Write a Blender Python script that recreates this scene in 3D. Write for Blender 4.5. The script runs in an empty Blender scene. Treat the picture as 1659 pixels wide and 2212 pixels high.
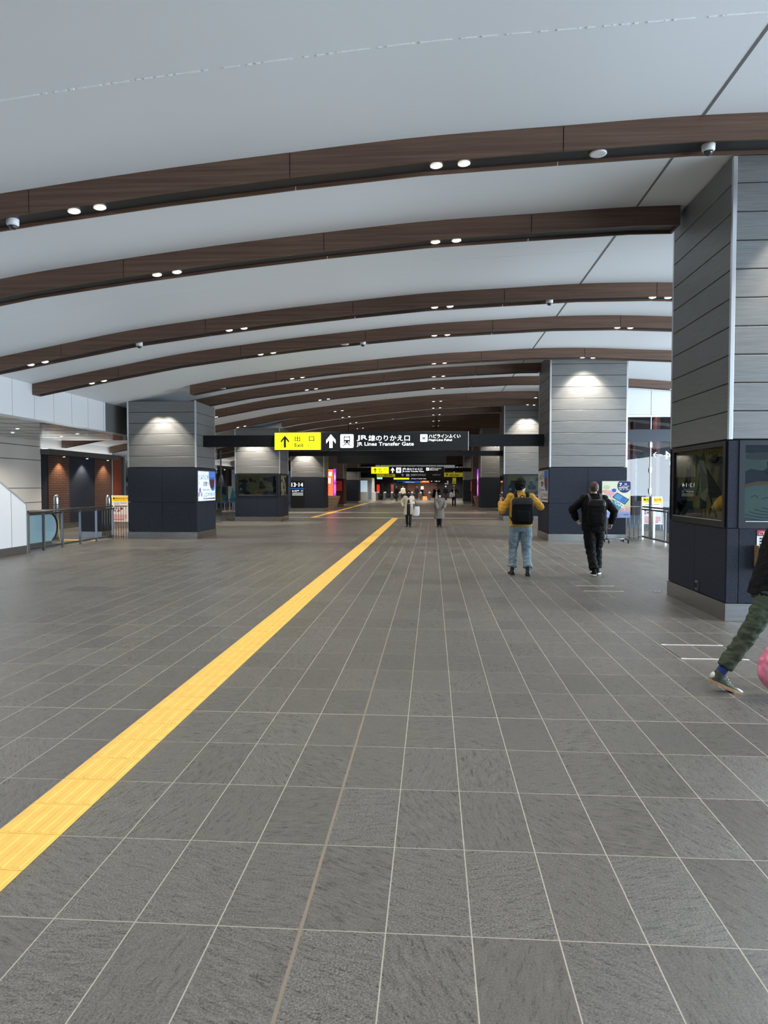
import bpy, bmesh, math, random
from mathutils import Vector, Matrix, noise
random.seed(7)
sc = bpy.context.scene
R = math.radians

# ------------------------------------------------------------------ camera
IMW, IMH, FPX = 1659.0, 2212.0, 1533.0
CH = 1.62
pitch, yaw, roll = R(-2.09), R(3.90), R(0.06)
cd = bpy.data.cameras.new('camera'); cam = bpy.data.objects.new('camera', cd); sc.collection.objects.link(cam)
cd.sensor_fit = 'VERTICAL'; cd.sensor_height = 36.0; cd.lens = 36.0 * FPX / IMH
cd.clip_start = 0.05; cd.clip_end = 500
fw = Vector((-math.sin(yaw) * math.cos(pitch), math.cos(yaw) * math.cos(pitch), math.sin(pitch)))
rt = Vector((math.cos(yaw), math.sin(yaw), 0)); up = rt.cross(fw)
rt2 = rt * math.cos(roll) + up * math.sin(roll); up2 = rt2.cross(fw)
m3 = Matrix((rt2, up2, -fw)).transposed()
cam.matrix_world = Matrix.Translation((0, 0, CH)) @ m3.to_4x4()
sc.camera = cam

# ------------------------------------------------------------------ view, world, daylight
vs = sc.view_settings
vs.view_transform = 'Standard'; vs.look = 'None'; vs.gamma = 1.0; vs.use_curve_mapping = False
vs.exposure = 0.0
sc.cycles.max_bounces = 8; sc.cycles.diffuse_bounces = 4; sc.cycles.glossy_bounces = 4; sc.cycles.transparent_max_bounces = 12
w = bpy.data.worlds.new('world'); sc.world = w; w.use_nodes = True
bgn = w.node_tree.nodes['Background']; bgn.inputs[0].default_value = (0.46, 0.69, 1.0, 1); bgn.inputs[1].default_value = 1.1

def area(name, loc, rot, sx, sy, watts, col):
    l = bpy.data.lights.new(name, 'AREA'); l.shape = 'RECTANGLE'; l.size = sx; l.size_y = sy; l.energy = watts; l.color = col
    o = bpy.data.objects.new(name, l); o.location = loc; o.rotation_euler = rot; sc.collection.objects.link(o); return o
DAY = (0.78, 0.90, 1.0)
area('daylight_right_side', (16.0, 0.5, 2.0), (0, R(90), 0), 3.6, 17, 3500, DAY)
area('daylight_right_middle', (16.0, 19.5, 2.0), (0, R(90), 0), 3.6, 15, 2500, DAY)

# ------------------------------------------------------------------ helpers
def link(o): sc.collection.objects.link(o); return o
def tag(o, label=None, cat=None, group=None, kind=None):
    if label: o['label'] = label
    if cat: o['category'] = cat
    if group: o['group'] = group
    if kind: o['kind'] = kind
    return o
def thing(name, label, cat, loc=(0, 0, 0), rz=0, group=None):
    o = bpy.data.objects.new(name, None); o.location = loc; o.rotation_euler = (0, 0, rz)
    o.empty_display_size = 0.1
    link(o); return tag(o, label, cat, group)
def wl(o):
    v = Vector((0, 0, 0))
    while o is not None: v = v + o.location; o = o.parent
    return v

def srgb(r, g, b):
    f = lambda c: ((c / 255) / 12.92) if c / 255 <= 0.04045 else (((c / 255) + 0.055) / 1.055) ** 2.4
    return (f(r), f(g), f(b))
_mats = {}
def mat(name, col=(0.5, 0.5, 0.5), rough=0.5, metal=0.0, spec=0.5, emit=None, es=1.0, noise_amt=0.0, nscale=20.0, bump=0.0, bscale=60.0, stretch=(1, 1, 1), coat=0.0):
    if name in _mats: return _mats[name]
    m = bpy.data.materials.new(name); m.use_nodes = True; nt = m.node_tree; b = nt.nodes['Principled BSDF']
    b.inputs['Base Color'].default_value = (*col, 1); b.inputs['Roughness'].default_value = rough; b.inputs['Metallic'].default_value = metal
    b.inputs['Specular IOR Level'].default_value = spec
    b.inputs['Coat Weight'].default_value = coat
    if emit: b.inputs['Emission Color'].default_value = (*emit, 1); b.inputs['Emission Strength'].default_value = es
    if noise_amt or bump:
        tc = nt.nodes.new('ShaderNodeTexCoord'); mp = nt.nodes.new('ShaderNodeMapping'); mp.inputs['Scale'].default_value = stretch
        nt.links.new(tc.outputs['Object'], mp.inputs[0])
    if noise_amt:
        n = nt.nodes.new('ShaderNodeTexNoise'); n.inputs['Scale'].default_value = nscale; n.inputs['Detail'].default_value = 5
        nt.links.new(mp.outputs[0], n.inputs['Vector'])
        mr = nt.nodes.new('ShaderNodeMapRange'); mr.inputs[1].default_value = 0.3; mr.inputs[2].default_value = 0.7
        mr.inputs[3].default_value = 1 - noise_amt; mr.inputs[4].default_value = 1 + noise_amt
        nt.links.new(n.outputs[0], mr.inputs[0])
        mx = nt.nodes.new('ShaderNodeVectorMath'); mx.operation = 'SCALE'; mx.inputs[0].default_value = col
        nt.links.new(mr.outputs[0], mx.inputs['Scale']); nt.links.new(mx.outputs[0], b.inputs['Base Color'])
    if bump:
        n2 = nt.nodes.new('ShaderNodeTexNoise'); n2.inputs['Scale'].default_value = bscale; n2.inputs['Detail'].default_value = 4
        nt.links.new(mp.outputs[0], n2.inputs['Vector'])
        bp = nt.nodes.new('ShaderNodeBump'); bp.inputs['Strength'].default_value = bump; bp.inputs['Distance'].default_value = 0.01
        nt.links.new(n2.outputs[0], bp.inputs['Height']); nt.links.new(bp.outputs[0], b.inputs['Normal'])
    _mats[name] = m; return m
def glass_mat(name, tint, refl=0.9, rough=0.0):
    if name in _mats: return _mats[name]
    m = bpy.data.materials.new(name); m.use_nodes = True; nt = m.node_tree; nt.nodes.clear()
    o = nt.nodes.new('ShaderNodeOutputMaterial'); t = nt.nodes.new('ShaderNodeBsdfTransparent'); g = nt.nodes.new('ShaderNodeBsdfGlossy')
    f = nt.nodes.new('ShaderNodeFresnel'); f.inputs[0].default_value = 1.5; mx = nt.nodes.new('ShaderNodeMixShader')
    t.inputs[0].default_value = (*tint, 1); g.inputs['Roughness'].default_value = rough; g.inputs[0].default_value = (refl, refl, refl, 1)
    nt.links.new(f.outputs[0], mx.inputs[0]); nt.links.new(t.outputs[0], mx.inputs[1]); nt.links.new(g.outputs[0], mx.inputs[2]); nt.links.new(mx.outputs[0], o.inputs[0])
    _mats[name] = m; return m

class MB:
    """collects shapes into ONE mesh; .use(material) switches the slot"""
    def __init__(s, m=None): s.bm = bmesh.new(); s.mats = []; s.cur = 0; (m and s.use(m))
    def use(s, m):
        if m not in s.mats: s.mats.append(m)
        s.cur = s.mats.index(m); return s
    def face(s, vs_, smooth=False):
        try: f = s.bm.faces.new(vs_)
        except ValueError: return None
        f.material_index = s.cur; f.smooth = smooth; return f
    def poly(s, pts): return s.face([s.bm.verts.new(p) for p in pts])
    def hexa(s, c):   # 8 corners: bottom 4 ccw, top 4 ccw
        v = [s.bm.verts.new(p) for p in c]
        for q in ((3, 2, 1, 0), (4, 5, 6, 7), (0, 1, 5, 4), (1, 2, 6, 5), (2, 3, 7, 6), (3, 0, 4, 7)): s.face([v[i] for i in q])
        return s
    def box(s, x0, x1, y0, y1, z0, z1):
        return s.hexa([(x0, y0, z0), (x1, y0, z0), (x1, y1, z0), (x0, y1, z0), (x0, y0, z1), (x1, y0, z1), (x1, y1, z1), (x0, y1, z1)])
    def prism(s, pts, fn, d0, d1):
        """pts 2D ccw, fn(u, v, d) -> 3D"""
        a = [s.bm.verts.new(fn(u, v, d0)) for u, v in pts]; b = [s.bm.verts.new(fn(u, v, d1)) for u, v in pts]; n = len(pts)
        s.face(list(reversed(a))); s.face(b)
        for i in range(n): s.face([a[i], a[(i + 1) % n], b[(i + 1) % n], b[i]])
        return s
    def tube(s, path, r, seg=8, rings=None, smooth=True, cap=True, flat=1.0, upv=None):
        P = [Vector(p) for p in path]; n = len(P); rs = r if isinstance(r, (list, tuple)) else [r] * n
        prev = None; R_ = []
        for i, p in enumerate(P):
            d = (P[min(i + 1, n - 1)] - P[max(i - 1, 0)]).normalized()
            if prev is None:
                a = Vector(upv) if upv else (Vector((0, 0, 1)) if abs(d.z) < 0.9 else Vector((1, 0, 0)))
                u = a.cross(d).normalized()
            else: u = (prev - d * prev.dot(d)).normalized()
            v = d.cross(u); prev = u
            ra, rb = rs[i] if isinstance(rs[i], (list, tuple)) else (rs[i], rs[i] * flat)
            R_.append([s.bm.verts.new(p + u * ra * math.cos(2 * math.pi * k / seg) + v * rb * math.sin(2 * math.pi * k / seg)) for k in range(seg)])
        for i in range(n - 1):
            for k in range(seg): s.face([R_[i][k], R_[i][(k + 1) % seg], R_[i + 1][(k + 1) % seg], R_[i + 1][k]], smooth)
        if cap: s.face(list(reversed(R_[0]))); s.face(R_[-1])
        return s
    def cyl(s, p0, p1, r, seg=16, r1=None): return s.tube([p0, p1], [r, r if r1 is None else r1], seg)
    def lathe(s, c, prof, seg=20, axis='Z'):
        rings = []
        for r, h in prof:
            ring = []
            for k in range(seg):
                a = 2 * math.pi * k / seg; x, y = r * math.cos(a), r * math.sin(a)
                ring.append(s.bm.verts.new(Vector(c) + (Vector((x, y, h)) if axis == 'Z' else Vector((x, -h, y)))))
            rings.append(ring)
        for i in range(len(prof) - 1):
            for k in range(seg): s.face([rings[i][k], rings[i][(k + 1) % seg], rings[i + 1][(k + 1) % seg], rings[i + 1][k]], True)
        s.face(list(reversed(rings[0]))); s.face(rings[-1]); return s
    def ball(s, c, rx, ry, rz, seg=14, n=9, rot=None):
        c = Vector(c); M = rot or Matrix.Identity(3); top = s.bm.verts.new(c + M @ Vector((0, 0, rz))); bot = s.bm.verts.new(c - M @ Vector((0, 0, rz))); rings = []
        for i in range(1, n):
            t = math.pi * i / n
            rings.append([s.bm.verts.new(c + M @ Vector((rx * math.sin(t) * math.cos(2 * math.pi * k / seg), ry * math.sin(t) * math.sin(2 * math.pi * k / seg), rz * math.cos(t)))) for k in range(seg)])
        for k in range(seg):
            s.face([top, rings[0][k], rings[0][(k + 1) % seg]], True); s.face([bot, rings[-1][(k + 1) % seg], rings[-1][k]], True)
        for i in range(n - 2):
            for k in range(seg): s.face([rings[i][k], rings[i + 1][k], rings[i + 1][(k + 1) % seg], rings[i][(k + 1) % seg]], True)
        return s
    def loft(s, rings, smooth=True):
        V = [[s.bm.verts.new(p) for p in r] for r in rings]; m = len(V[0])
        for i in range(len(V) - 1):
            for k in range(m): s.face([V[i][k], V[i][(k + 1) % m], V[i + 1][(k + 1) % m], V[i + 1][k]], smooth)
        s.face(list(reversed(V[0]))); s.face(V[-1]); return s
    def build(s, name, parent=None, bevel=0, local=False, normals=True):
        if normals: bmesh.ops.recalc_face_normals(s.bm, faces=s.bm.faces)
        if parent is not None and not local: bmesh.ops.translate(s.bm, verts=s.bm.verts, vec=-wl(parent))
        me = bpy.data.meshes.new(name); s.bm.to_mesh(me); s.bm.free()
        for m in s.mats: me.materials.append(m)
        o = link(bpy.data.objects.new(name, me))
        if parent is not None: o.parent = parent
        if bevel:
            b = o.modifiers.new('bevel', 'BEVEL'); b.width = bevel; b.segments = 2; b.limit_method = 'ANGLE'
        return o
def recenter(o, loc):
    """put a parentless mesh's origin at loc"""
    loc = Vector(loc); o.data.transform(Matrix.Translation(-loc)); o.location = loc; return o
def structure(o): o['kind'] = 'structure'; return o

_tcache = {}
def text_polys(s, bold=0.0):
    key = (s, bold)
    if key in _tcache: return _tcache[key]
    c = bpy.data.curves.new('txt', 'FONT'); c.body = s; c.size = 1.0; c.offset = bold; c.resolution_u = 3
    o = link(bpy.data.objects.new('txt', c)); dg = bpy.context.evaluated_depsgraph_get()
    me = bpy.data.meshes.new_from_object(o.evaluated_get(dg))
    vs_ = [tuple(v.co) for v in me.vertices]; fs = [tuple(p.vertices) for p in me.polygons]
    bpy.data.objects.remove(o); bpy.data.curves.remove(c); bpy.data.meshes.remove(me)
    if not vs_: vs_ = [(0, 0, 0)]
    x0 = min(v[0] for v in vs_); x1 = max(v[0] for v in vs_); y0 = min(v[1] for v in vs_); y1 = max(v[1] for v in vs_)
    _tcache[key] = (vs_, fs, x0, x1, y0, y1); return _tcache[key]
class Face:
    """a drawing surface: origin, u axis, v axis (up), n outward; everything lands in one mesh"""
    def __init__(s, origin, u, n, v=(0, 0, 1)):
        s.o = Vector(origin); s.u = Vector(u); s.v = Vector(v); s.n = Vector(n); s.mb = MB()
    def f(s, a, b, d): return s.o + s.u * a + s.v * b + s.n * d
    def rect(s, a0, a1, b0, b1, m, d0=0.0, d1=0.004):
        s.mb.use(m); s.mb.prism([(a0, b0), (a1, b0), (a1, b1), (a0, b1)], s.f, d0, d1); return s
    def poly(s, pts, m, d0=0.0, d1=0.005):
        s.mb.use(m); s.mb.prism(pts, s.f, d0, d1); return s
    def ell(s, a, b, ra, rb, m, d0=0.0, d1=0.005, n=28, t0=0, t1=360):
        return s.poly([(a + ra * math.cos(R(t0 + (t1 - t0) * k / n)), b + rb * math.sin(R(t0 + (t1 - t0) * k / n))) for k in range(n + (t1 - t0 < 360))], m, d0, d1)
    def rrect(s, a0, a1, b0, b1, r, m, d0=0.0, d1=0.005):
        pts = []
        for cx, cy, t in ((a1 - r, b1 - r, 0), (a0 + r, b1 - r, 90), (a0 + r, b0 + r, 180), (a1 - r, b0 + r, 270)):
            for k in range(5): pts.append((cx + r * math.cos(R(t + 22.5 * k)), cy + r * math.sin(R(t + 22.5 * k))))
        return s.poly(pts, m, d0, d1)
    def line(s, pts, wd, m, d0=0.0, d1=0.006):
        for (a, b), (c, e) in zip(pts[:-1], pts[1:]):
            L = math.hypot(c - a, e - b) or 1e-6; px, py = -(e - b) / L * wd / 2, (c - a) / L * wd / 2
            s.poly([(a + px, b + py), (a - px, b - py), (c - px, e - py), (c + px, e + py)], m, d0, d1)
        return s
    def text(s, t, a0, a1, b0, b1, m, bold=0.0, d=0.007, keep=False):
        vs_, fs, x0, x1, y0, y1 = text_polys(t, bold); s.mb.use(m)
        sx = (a1 - a0) / max(x1 - x0, 1e-6); sy = (b1 - b0) / max(y1 - y0, 1e-6)
        if keep: sx = sy
        V = [s.mb.bm.verts.new(s.f(a0 + (v[0] - x0) * sx, b0 + (v[1] - y0) * sy, d)) for v in vs_]
        for q in fs: s.mb.face([V[i] for i in q])
        return s
    def arrow(s, a, b, h, wd, m, d0=0.0, d1=0.006, head=0.42, st=0.16):
        """up arrow centred at a, base b; chevron style"""
        t = wd * st
        s.poly([(a - t, b), (a + t, b), (a + t, b + h * .82), (a - t, b + h * .82)], m, d0, d1)
        k = h * head
        s.poly([(a, b + h), (a - wd / 2, b + h - k), (a - wd / 2, b + h - k - t * 2.2), (a, b + h - t * 2.2)], m, d0, d1)
        s.poly([(a, b + h), (a, b + h - t * 2.2), (a + wd / 2, b + h - k - t * 2.2), (a + wd / 2, b + h - k)], m, d0, d1)
        return s
    def build(s, name, parent=None): return s.mb.build(name, parent)
def faceY(x, y, z): return Face((x, y, z), (1, 0, 0), (0, -1, 0))          # faces the camera side
def faceXp(x, y, z): return Face((x, y, z), (0, 1, 0), (1, 0, 0))         # faces +X
def faceXm(x, y, z): return Face((x, y, z), (0, -1, 0), (-1, 0, 0))       # faces -X
def box_thing(name, parent, m, x0, x1, y0, y1, z0, z1, bevel=0): return MB(m).box(x0, x1, y0, y1, z0, z1).build(name, parent, bevel)

# ------------------------------------------------------------------ materials
def panel_white(): return mat('white_panel', (0.74, 0.76, 0.79), 0.35, 0, 0.5)
WHITE = panel_white()
SEAM = mat('seam_dark', (0.10, 0.10, 0.11), 0.7)
def wood_mat(name, base, dark):
    m = bpy.data.materials.new(name); m.use_nodes = True; nt = m.node_tree; b = nt.nodes['Principled BSDF']
    tc = nt.nodes.new('ShaderNodeTexCoord'); mp = nt.nodes.new('ShaderNodeMapping'); mp.inputs['Scale'].default_value = (0.35, 5, 14)
    n = nt.nodes.new('ShaderNodeTexNoise'); n.inputs['Scale'].default_value = 2.0; n.inputs['Detail'].default_value = 7; n.inputs['Distortion'].default_value = 0.4
    cr = nt.nodes.new('ShaderNodeValToRGB'); cr.color_ramp.elements[0].position = 0.36; cr.color_ramp.elements[0].color = (*dark, 1)
    cr.color_ramp.elements[1].position = 0.66; cr.color_ramp.elements[1].color = (*base, 1)
    nt.links.new(tc.outputs['Object'], mp.inputs[0]); nt.links.new(mp.outputs[0], n.inputs['Vector']); nt.links.new(n.outputs[0], cr.inputs[0]); nt.links.new(cr.outputs[0], b.inputs['Base Color'])
    b.inputs['Roughness'].default_value = 0.42; _mats[name] = m; return m
WOOD = wood_mat('walnut_wood', (0.150, 0.084, 0.055), (0.092, 0.050, 0.033))
WOOD_L = wood_mat('pale_wood', (0.42, 0.26, 0.14), (0.30, 0.18, 0.09))
BLACKCH = mat('black_channel', (0.018, 0.020, 0.022), 0.45)
def brushed(name, col, rough, metal, bumpst=0.25):
    m = bpy.data.materials.new(name); m.use_nodes = True; nt = m.node_tree; b = nt.nodes['Principled BSDF']
    tc = nt.nodes.new('ShaderNodeTexCoord'); mp = nt.nodes.new('ShaderNodeMapping'); mp.inputs['Scale'].default_value = (1.2, 1.2, 90)
    n = nt.nodes.new('ShaderNodeTexNoise'); n.inputs['Scale'].default_value = 2.2; n.inputs['Detail'].default_value = 6
    mr = nt.nodes.new('ShaderNodeMapRange'); mr.inputs[1].default_value = 0.3; mr.inputs[2].default_value = 0.7; mr.inputs[3].default_value = 0.78; mr.inputs[4].default_value = 1.2
    mx = nt.nodes.new('ShaderNodeVectorMath'); mx.operation = 'SCALE'; mx.inputs[0].default_value = col
    nt.links.new(tc.outputs['Object'], mp.inputs[0]); nt.links.new(mp.outputs[0], n.inputs['Vector']); nt.links.new(n.outputs[0], mr.inputs[0]); nt.links.new(mr.outputs[0], mx.inputs['Scale']); nt.links.new(mx.outputs[0], b.inputs['Base Color'])
    bp = nt.nodes.new('ShaderNodeBump'); bp.inputs['Strength'].default_value = bumpst; bp.inputs['Distance'].default_value = 0.002
    nt.links.new(n.outputs[0], bp.inputs['Height']); nt.links.new(bp.outputs[0], b.inputs['Normal'])
    b.inputs['Roughness'].default_value = rough; b.inputs['Metallic'].default_value = metal; _mats[name] = m; return m
CLAD = brushed('brushed_grey_cladding', (0.20, 0.205, 0.205), 0.42, 0.25)
CLAD_REDLIT = brushed('brushed_cladding_redlit', (0.30, 0.22, 0.20), 0.42, 0.25)  # cladding of the far pillars, their reddish glow put into the colour
STEEL = brushed('brushed_steel', (0.38, 0.375, 0.365), 0.27, 0.95, 0.15)
TRIM = mat('aluminium_trim', (0.72, 0.75, 0.78), 0.28, 0.7)
NAVY = mat('navy_felt_panel', (0.021, 0.026, 0.040), 0.7, 0, 0.25, noise_amt=0.28, nscale=45, bump=0.25, bscale=120)
MAROON = mat('maroon_panel', (0.08, 0.018, 0.018), 0.6)  # dark lower panels of those pillars, tinted with the same reddish glow
NGAP = mat('panel_gap', (0.006, 0.006, 0.008), 0.8)
BLK = mat('black_paint', (0.008, 0.009, 0.011), 0.55, 0, 0.25)
FRAMEB = mat('black_frame', (0.022, 0.024, 0.028), 0.35, 0.3)
GLASS = glass_mat('clear_glass', (0.86, 0.92, 0.93))
CASEGL = glass_mat('case_glass', (0.80, 0.84, 0.82))
GLASSB = mat('blue_glass', (0.36, 0.52, 0.62), 0.08, 0, 0.6)
SSTEEL = mat('satin_steel_tube', (0.55, 0.55, 0.56), 0.25, 0.95)
DSTEEL = mat('dark_steel_rail', (0.16, 0.155, 0.15), 0.3, 0.85)
LAMPW = mat('lamp_lens', (1, 1, 1), 0.5, emit=(1.0, 0.93, 0.80), es=14)
LAMPO = mat('warm_lamp_lens', (1, 1, 1), 0.5, emit=(1.0, 0.70, 0.38), es=10)
PLW = mat('white_plastic', (0.72, 0.73, 0.74), 0.4)
PLG = mat('grey_plastic', (0.10, 0.10, 0.105), 0.4)
DOME = mat('smoked_dome', (0.03, 0.03, 0.035), 0.1, 0, 0.8)
WARM = (1.0, 0.90, 0.76)
def sign_lit(name, rgb, es): c = srgb(*rgb); return mat(name, c, 0.5, emit=c, es=es)
YEL = sign_lit('sign_yellow_lit', (236, 240, 20), 1.25)
YELD = mat('sign_yellow_dim', srgb(150, 140, 20), 0.5, emit=srgb(150, 140, 20), es=0.5)
SWH = sign_lit('sign_white_lit', (246, 252, 255), 1.15)
SWD = mat('sign_white_dim', srgb(150, 158, 162), 0.5, emit=srgb(150, 158, 162), es=0.5)
SBK = mat('sign_black', (0.010, 0.011, 0.012), 0.4)
SGR = sign_lit('sign_green_lit', (120, 190, 20), 0.6)
SBL = sign_lit('sign_blue_lit', (25, 85, 165), 0.9)
SOR = sign_lit('sign_orange_lit', (225, 110, 40), 0.9)
SCY = sign_lit('sign_cyan_lit', (150, 230, 235), 0.9)
BRICK = None

# ------------------------------------------------------------------ floor
def floor_material():
    m = bpy.data.materials.new('slate_tiles'); m.use_nodes = True; nt = m.node_tree; b = nt.nodes['Principled BSDF']; N = nt.nodes.new; L = nt.links.new
    def math_(op, a, c=None, d=None):
        n = N('ShaderNodeMath'); n.operation = op
        for i, v in enumerate((a, c, d)):
            if v is None: continue
            if isinstance(v, (int, float)): n.inputs[i].default_value = v
            else: L(v, n.inputs[i])
        return n.outputs[0]
    tc = N('ShaderNodeTexCoord'); sp = N('ShaderNodeSeparateXYZ'); L(tc.outputs['Object'], sp.inputs[0])
    px, py = 0.311, 0.611
    xs = math_('DIVIDE', math_('ADD', sp.outputs[0], 0.475), px); ys = math_('DIVIDE', math_('SUBTRACT', sp.outputs[1], 4.955), py)
    cx = math_('FLOOR', xs); cy = math_('FLOOR', ys); fx = math_('FRACT', xs); fy = math_('FRACT', ys)
    dx = math_('MULTIPLY', math_('MINIMUM', fx, math_('SUBTRACT', 1.0, fx)), px); dy = math_('MULTIPLY', math_('MINIMUM', fy, math_('SUBTRACT', 1.0, fy)), py)
    # movement joints: every fifth row, one wide joint per ten columns
    jy = math_('LESS_THAN', math_('ABSOLUTE', math_('SUBTRACT', math_('MODULO', math_('ADD', math_('ROUND', ys), 500), 5), 0)), 0.5)
    jx = math_('LESS_THAN', math_('MODULO', math_('ADD', math_('ROUND', xs), 500), 10), 0.5)
    wy = math_('ADD', 0.0022, math_('MULTIPLY', jy, 0.0016)); wx = math_('ADD', 0.0026, math_('MULTIPLY', jx, 0.0042))
    gx = math_('LESS_THAN', dx, wx); gy = math_('LESS_THAN', dy, wy); g = math_('MAXIMUM', gx, gy)
    cv = N('ShaderNodeCombineXYZ'); L(cx, cv.inputs[0]); L(cy, cv.inputs[1])
    wn = N('ShaderNodeTexWhiteNoise'); wn.noise_dimensions = '3D'; L(cv.outputs[0], wn.inputs[0])
    sc_ = N('ShaderNodeSeparateColor'); L(wn.outputs['Color'], sc_.inputs[0]); r1, r2, r3 = sc_.outputs
    vr = N('ShaderNodeVectorRotate'); vr.rotation_type = 'Z_AXIS'; L(tc.outputs['Object'], vr.inputs['Vector']); L(math_('MULTIPLY_ADD', r1, 2.4, -0.4), vr.inputs['Angle'])
    off = N('ShaderNodeVectorMath'); off.operation = 'MULTIPLY_ADD'; L(cv.outputs[0], off.inputs[0]); off.inputs[1].default_value = (3.7, 5.1, 0); L(vr.outputs[0], off.inputs[2])
    mp = N('ShaderNodeMapping'); mp.inputs['Scale'].default_value = (6.5, 30, 1); L(off.outputs[0], mp.inputs[0])
    n1 = N('ShaderNodeTexNoise'); n1.inputs['Scale'].default_value = 1.7; n1.inputs['Detail'].default_value = 9; n1.inputs['Roughness'].default_value = 0.78; n1.inputs['Distortion'].default_value = 0.5; L(mp.outputs[0], n1.inputs['Vector'])
    n2 = N('ShaderNodeTexNoise'); n2.inputs['Scale'].default_value = 130; n2.inputs['Detail'].default_value = 5; n2.inputs['Roughness'].default_value = 0.75; L(tc.outputs['Object'], n2.inputs['Vector'])
    mixn = math_('ADD', math_('ADD', math_('MULTIPLY', math_('SUBTRACT', n1.outputs[0], .5), math_('MULTIPLY_ADD', r2, 0.85, 0.35)), math_('MULTIPLY', math_('SUBTRACT', n2.outputs[0], .5), math_('MULTIPLY_ADD', r3, 1.5, 1.0))), 0.5)
    val = N('ShaderNodeMapRange'); val.inputs[1].default_value = 0.2; val.inputs[2].default_value = 0.8; val.inputs[3].default_value = 0.038; val.inputs[4].default_value = 0.265; val.clamp = True; L(mixn, val.inputs[0])
    v2 = math_('MULTIPLY', val.outputs[0], math_('MULTIPLY_ADD', r3, 0.22, 0.89))
    col = N('ShaderNodeVectorMath'); col.operation = 'SCALE'; col.inputs[0].default_value = (1.0, 0.955, 0.875); L(v2, col.inputs['Scale'])
    gc = N('ShaderNodeMix'); gc.data_type = 'RGBA'; gc.inputs['A'].default_value = (0.46, 0.43, 0.36, 1); gc.inputs['B'].default_value = (0.26, 0.22, 0.17, 1)
    L(math_('MULTIPLY', jx, gx), gc.inputs['Factor'])
    mx = N('ShaderNodeMix'); mx.data_type = 'RGBA'; L(g, mx.inputs['Factor']); L(col.outputs[0], mx.inputs['A']); L(gc.outputs['Result'], mx.inputs['B'])
    L(mx.outputs['Result'], b.inputs['Base Color'])
    rg = N('ShaderNodeMapRange'); rg.inputs[3].default_value = 0.20; rg.inputs[4].default_value = 0.38; L(n1.outputs[0], rg.inputs[0]); L(math_('MAXIMUM', rg.outputs[0], math_('MULTIPLY', g, 0.7)), b.inputs['Roughness'])
    h = math_('SUBTRACT', mixn, math_('MULTIPLY', g, 0.35))
    bp = N('ShaderNodeBump'); bp.inputs['Strength'].default_value = 0.55; bp.inputs['Distance'].default_value = 0.0035; L(h, bp.inputs['Height']); L(bp.outputs[0], b.inputs['Normal'])
    b.inputs['Specular IOR Level'].default_value = 0.5
    return m
structure(MB(floor_material()).box(-14.2, 17.0, -9, 112, -0.2, 0).build('floor'))

# ------------------------------------------------------------------ vaulted ceiling
PROF = [(-13.7, 3.26), (-11.8, 3.62), (-10.32, 3.90), (-8.88, 4.18), (-7.43, 4.45), (-5.98, 4.71), (-4.48, 4.905), (-3.01, 5.075), (-1.55, 5.215), (-0.12, 5.335), (1.36, 5.405), (2.79, 5.465)]
KS = 1.018      # site scale of the roof, taken from the pillar bays
PROF += [(7.0 - x, z) for x, z in reversed(PROF) if 7.0 - x > 3.0]
PROF = [(x * KS, 1.62 + (z - 1.62) * KS) for x, z in PROF]
def prof(x):
    for (a, za), (c, zc) in zip(PROF[:-1], PROF[1:]):
        if a <= x <= c: return za + (zc - za) * (x - a) / (c - a)
    return PROF[0][1] if x < PROF[0][0] else PROF[-1][1]
def clip_prof(x0, x1): return [(x0, prof(x0))] + [p for p in PROF if x0 + 1e-3 < p[0] < x1 - 1e-3] + [(x1, prof(x1))]
CEIL = mat('ceiling_board', (0.775, 0.82, 0.865), 0.75, bump=0.04, bscale=6)
def smooth_z(x):     # Catmull-Rom through the arch nodes
    n = len(PROF); i = max(1, min(n - 3, next((k for k in range(n - 1) if x <= PROF[k + 1][0]), n - 2)))
    (x0_, z0_), (x1_, z1_), (x2_, z2_), (x3_, z3_) = PROF[i - 1:i + 3]
    if not x1_ <= x <= x2_: return prof(x)
    u = (x - x1_) / (x2_ - x1_); m1 = (z2_ - z0_) / (x2_ - x0_) * (x2_ - x1_); m2 = (z3_ - z1_) / (x3_ - x1_) * (x2_ - x1_)
    return (2 * u ** 3 - 3 * u * u + 1) * z1_ + (u ** 3 - 2 * u * u + u) * m1 + (3 * u * u - 2 * u ** 3) * z2_ + (u ** 3 - u * u) * m2
def vault(mb, x0, x1, y0, y1, t=0.12):
    N_ = 110; P = [(x0 + (x1 - x0) * k / N_, smooth_z(x0 + (x1 - x0) * k / N_)) for k in range(N_ + 1)]
    for (a, za), (c, zc) in zip(P[:-1], P[1:]):
        mb.hexa([(a, y0, za), (c, y0, zc), (c, y1, zc), (a, y1, za), (a, y0, za + t), (c, y0, zc + t), (c, y1, zc + t), (a, y1, za + t)])
mb = MB(CEIL); vault(mb, -9.74, 16.3, -9, 24.4); vault(mb, -13.94, 16.3, 24.4, 70)
structure(mb.build('ceiling'))
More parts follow.
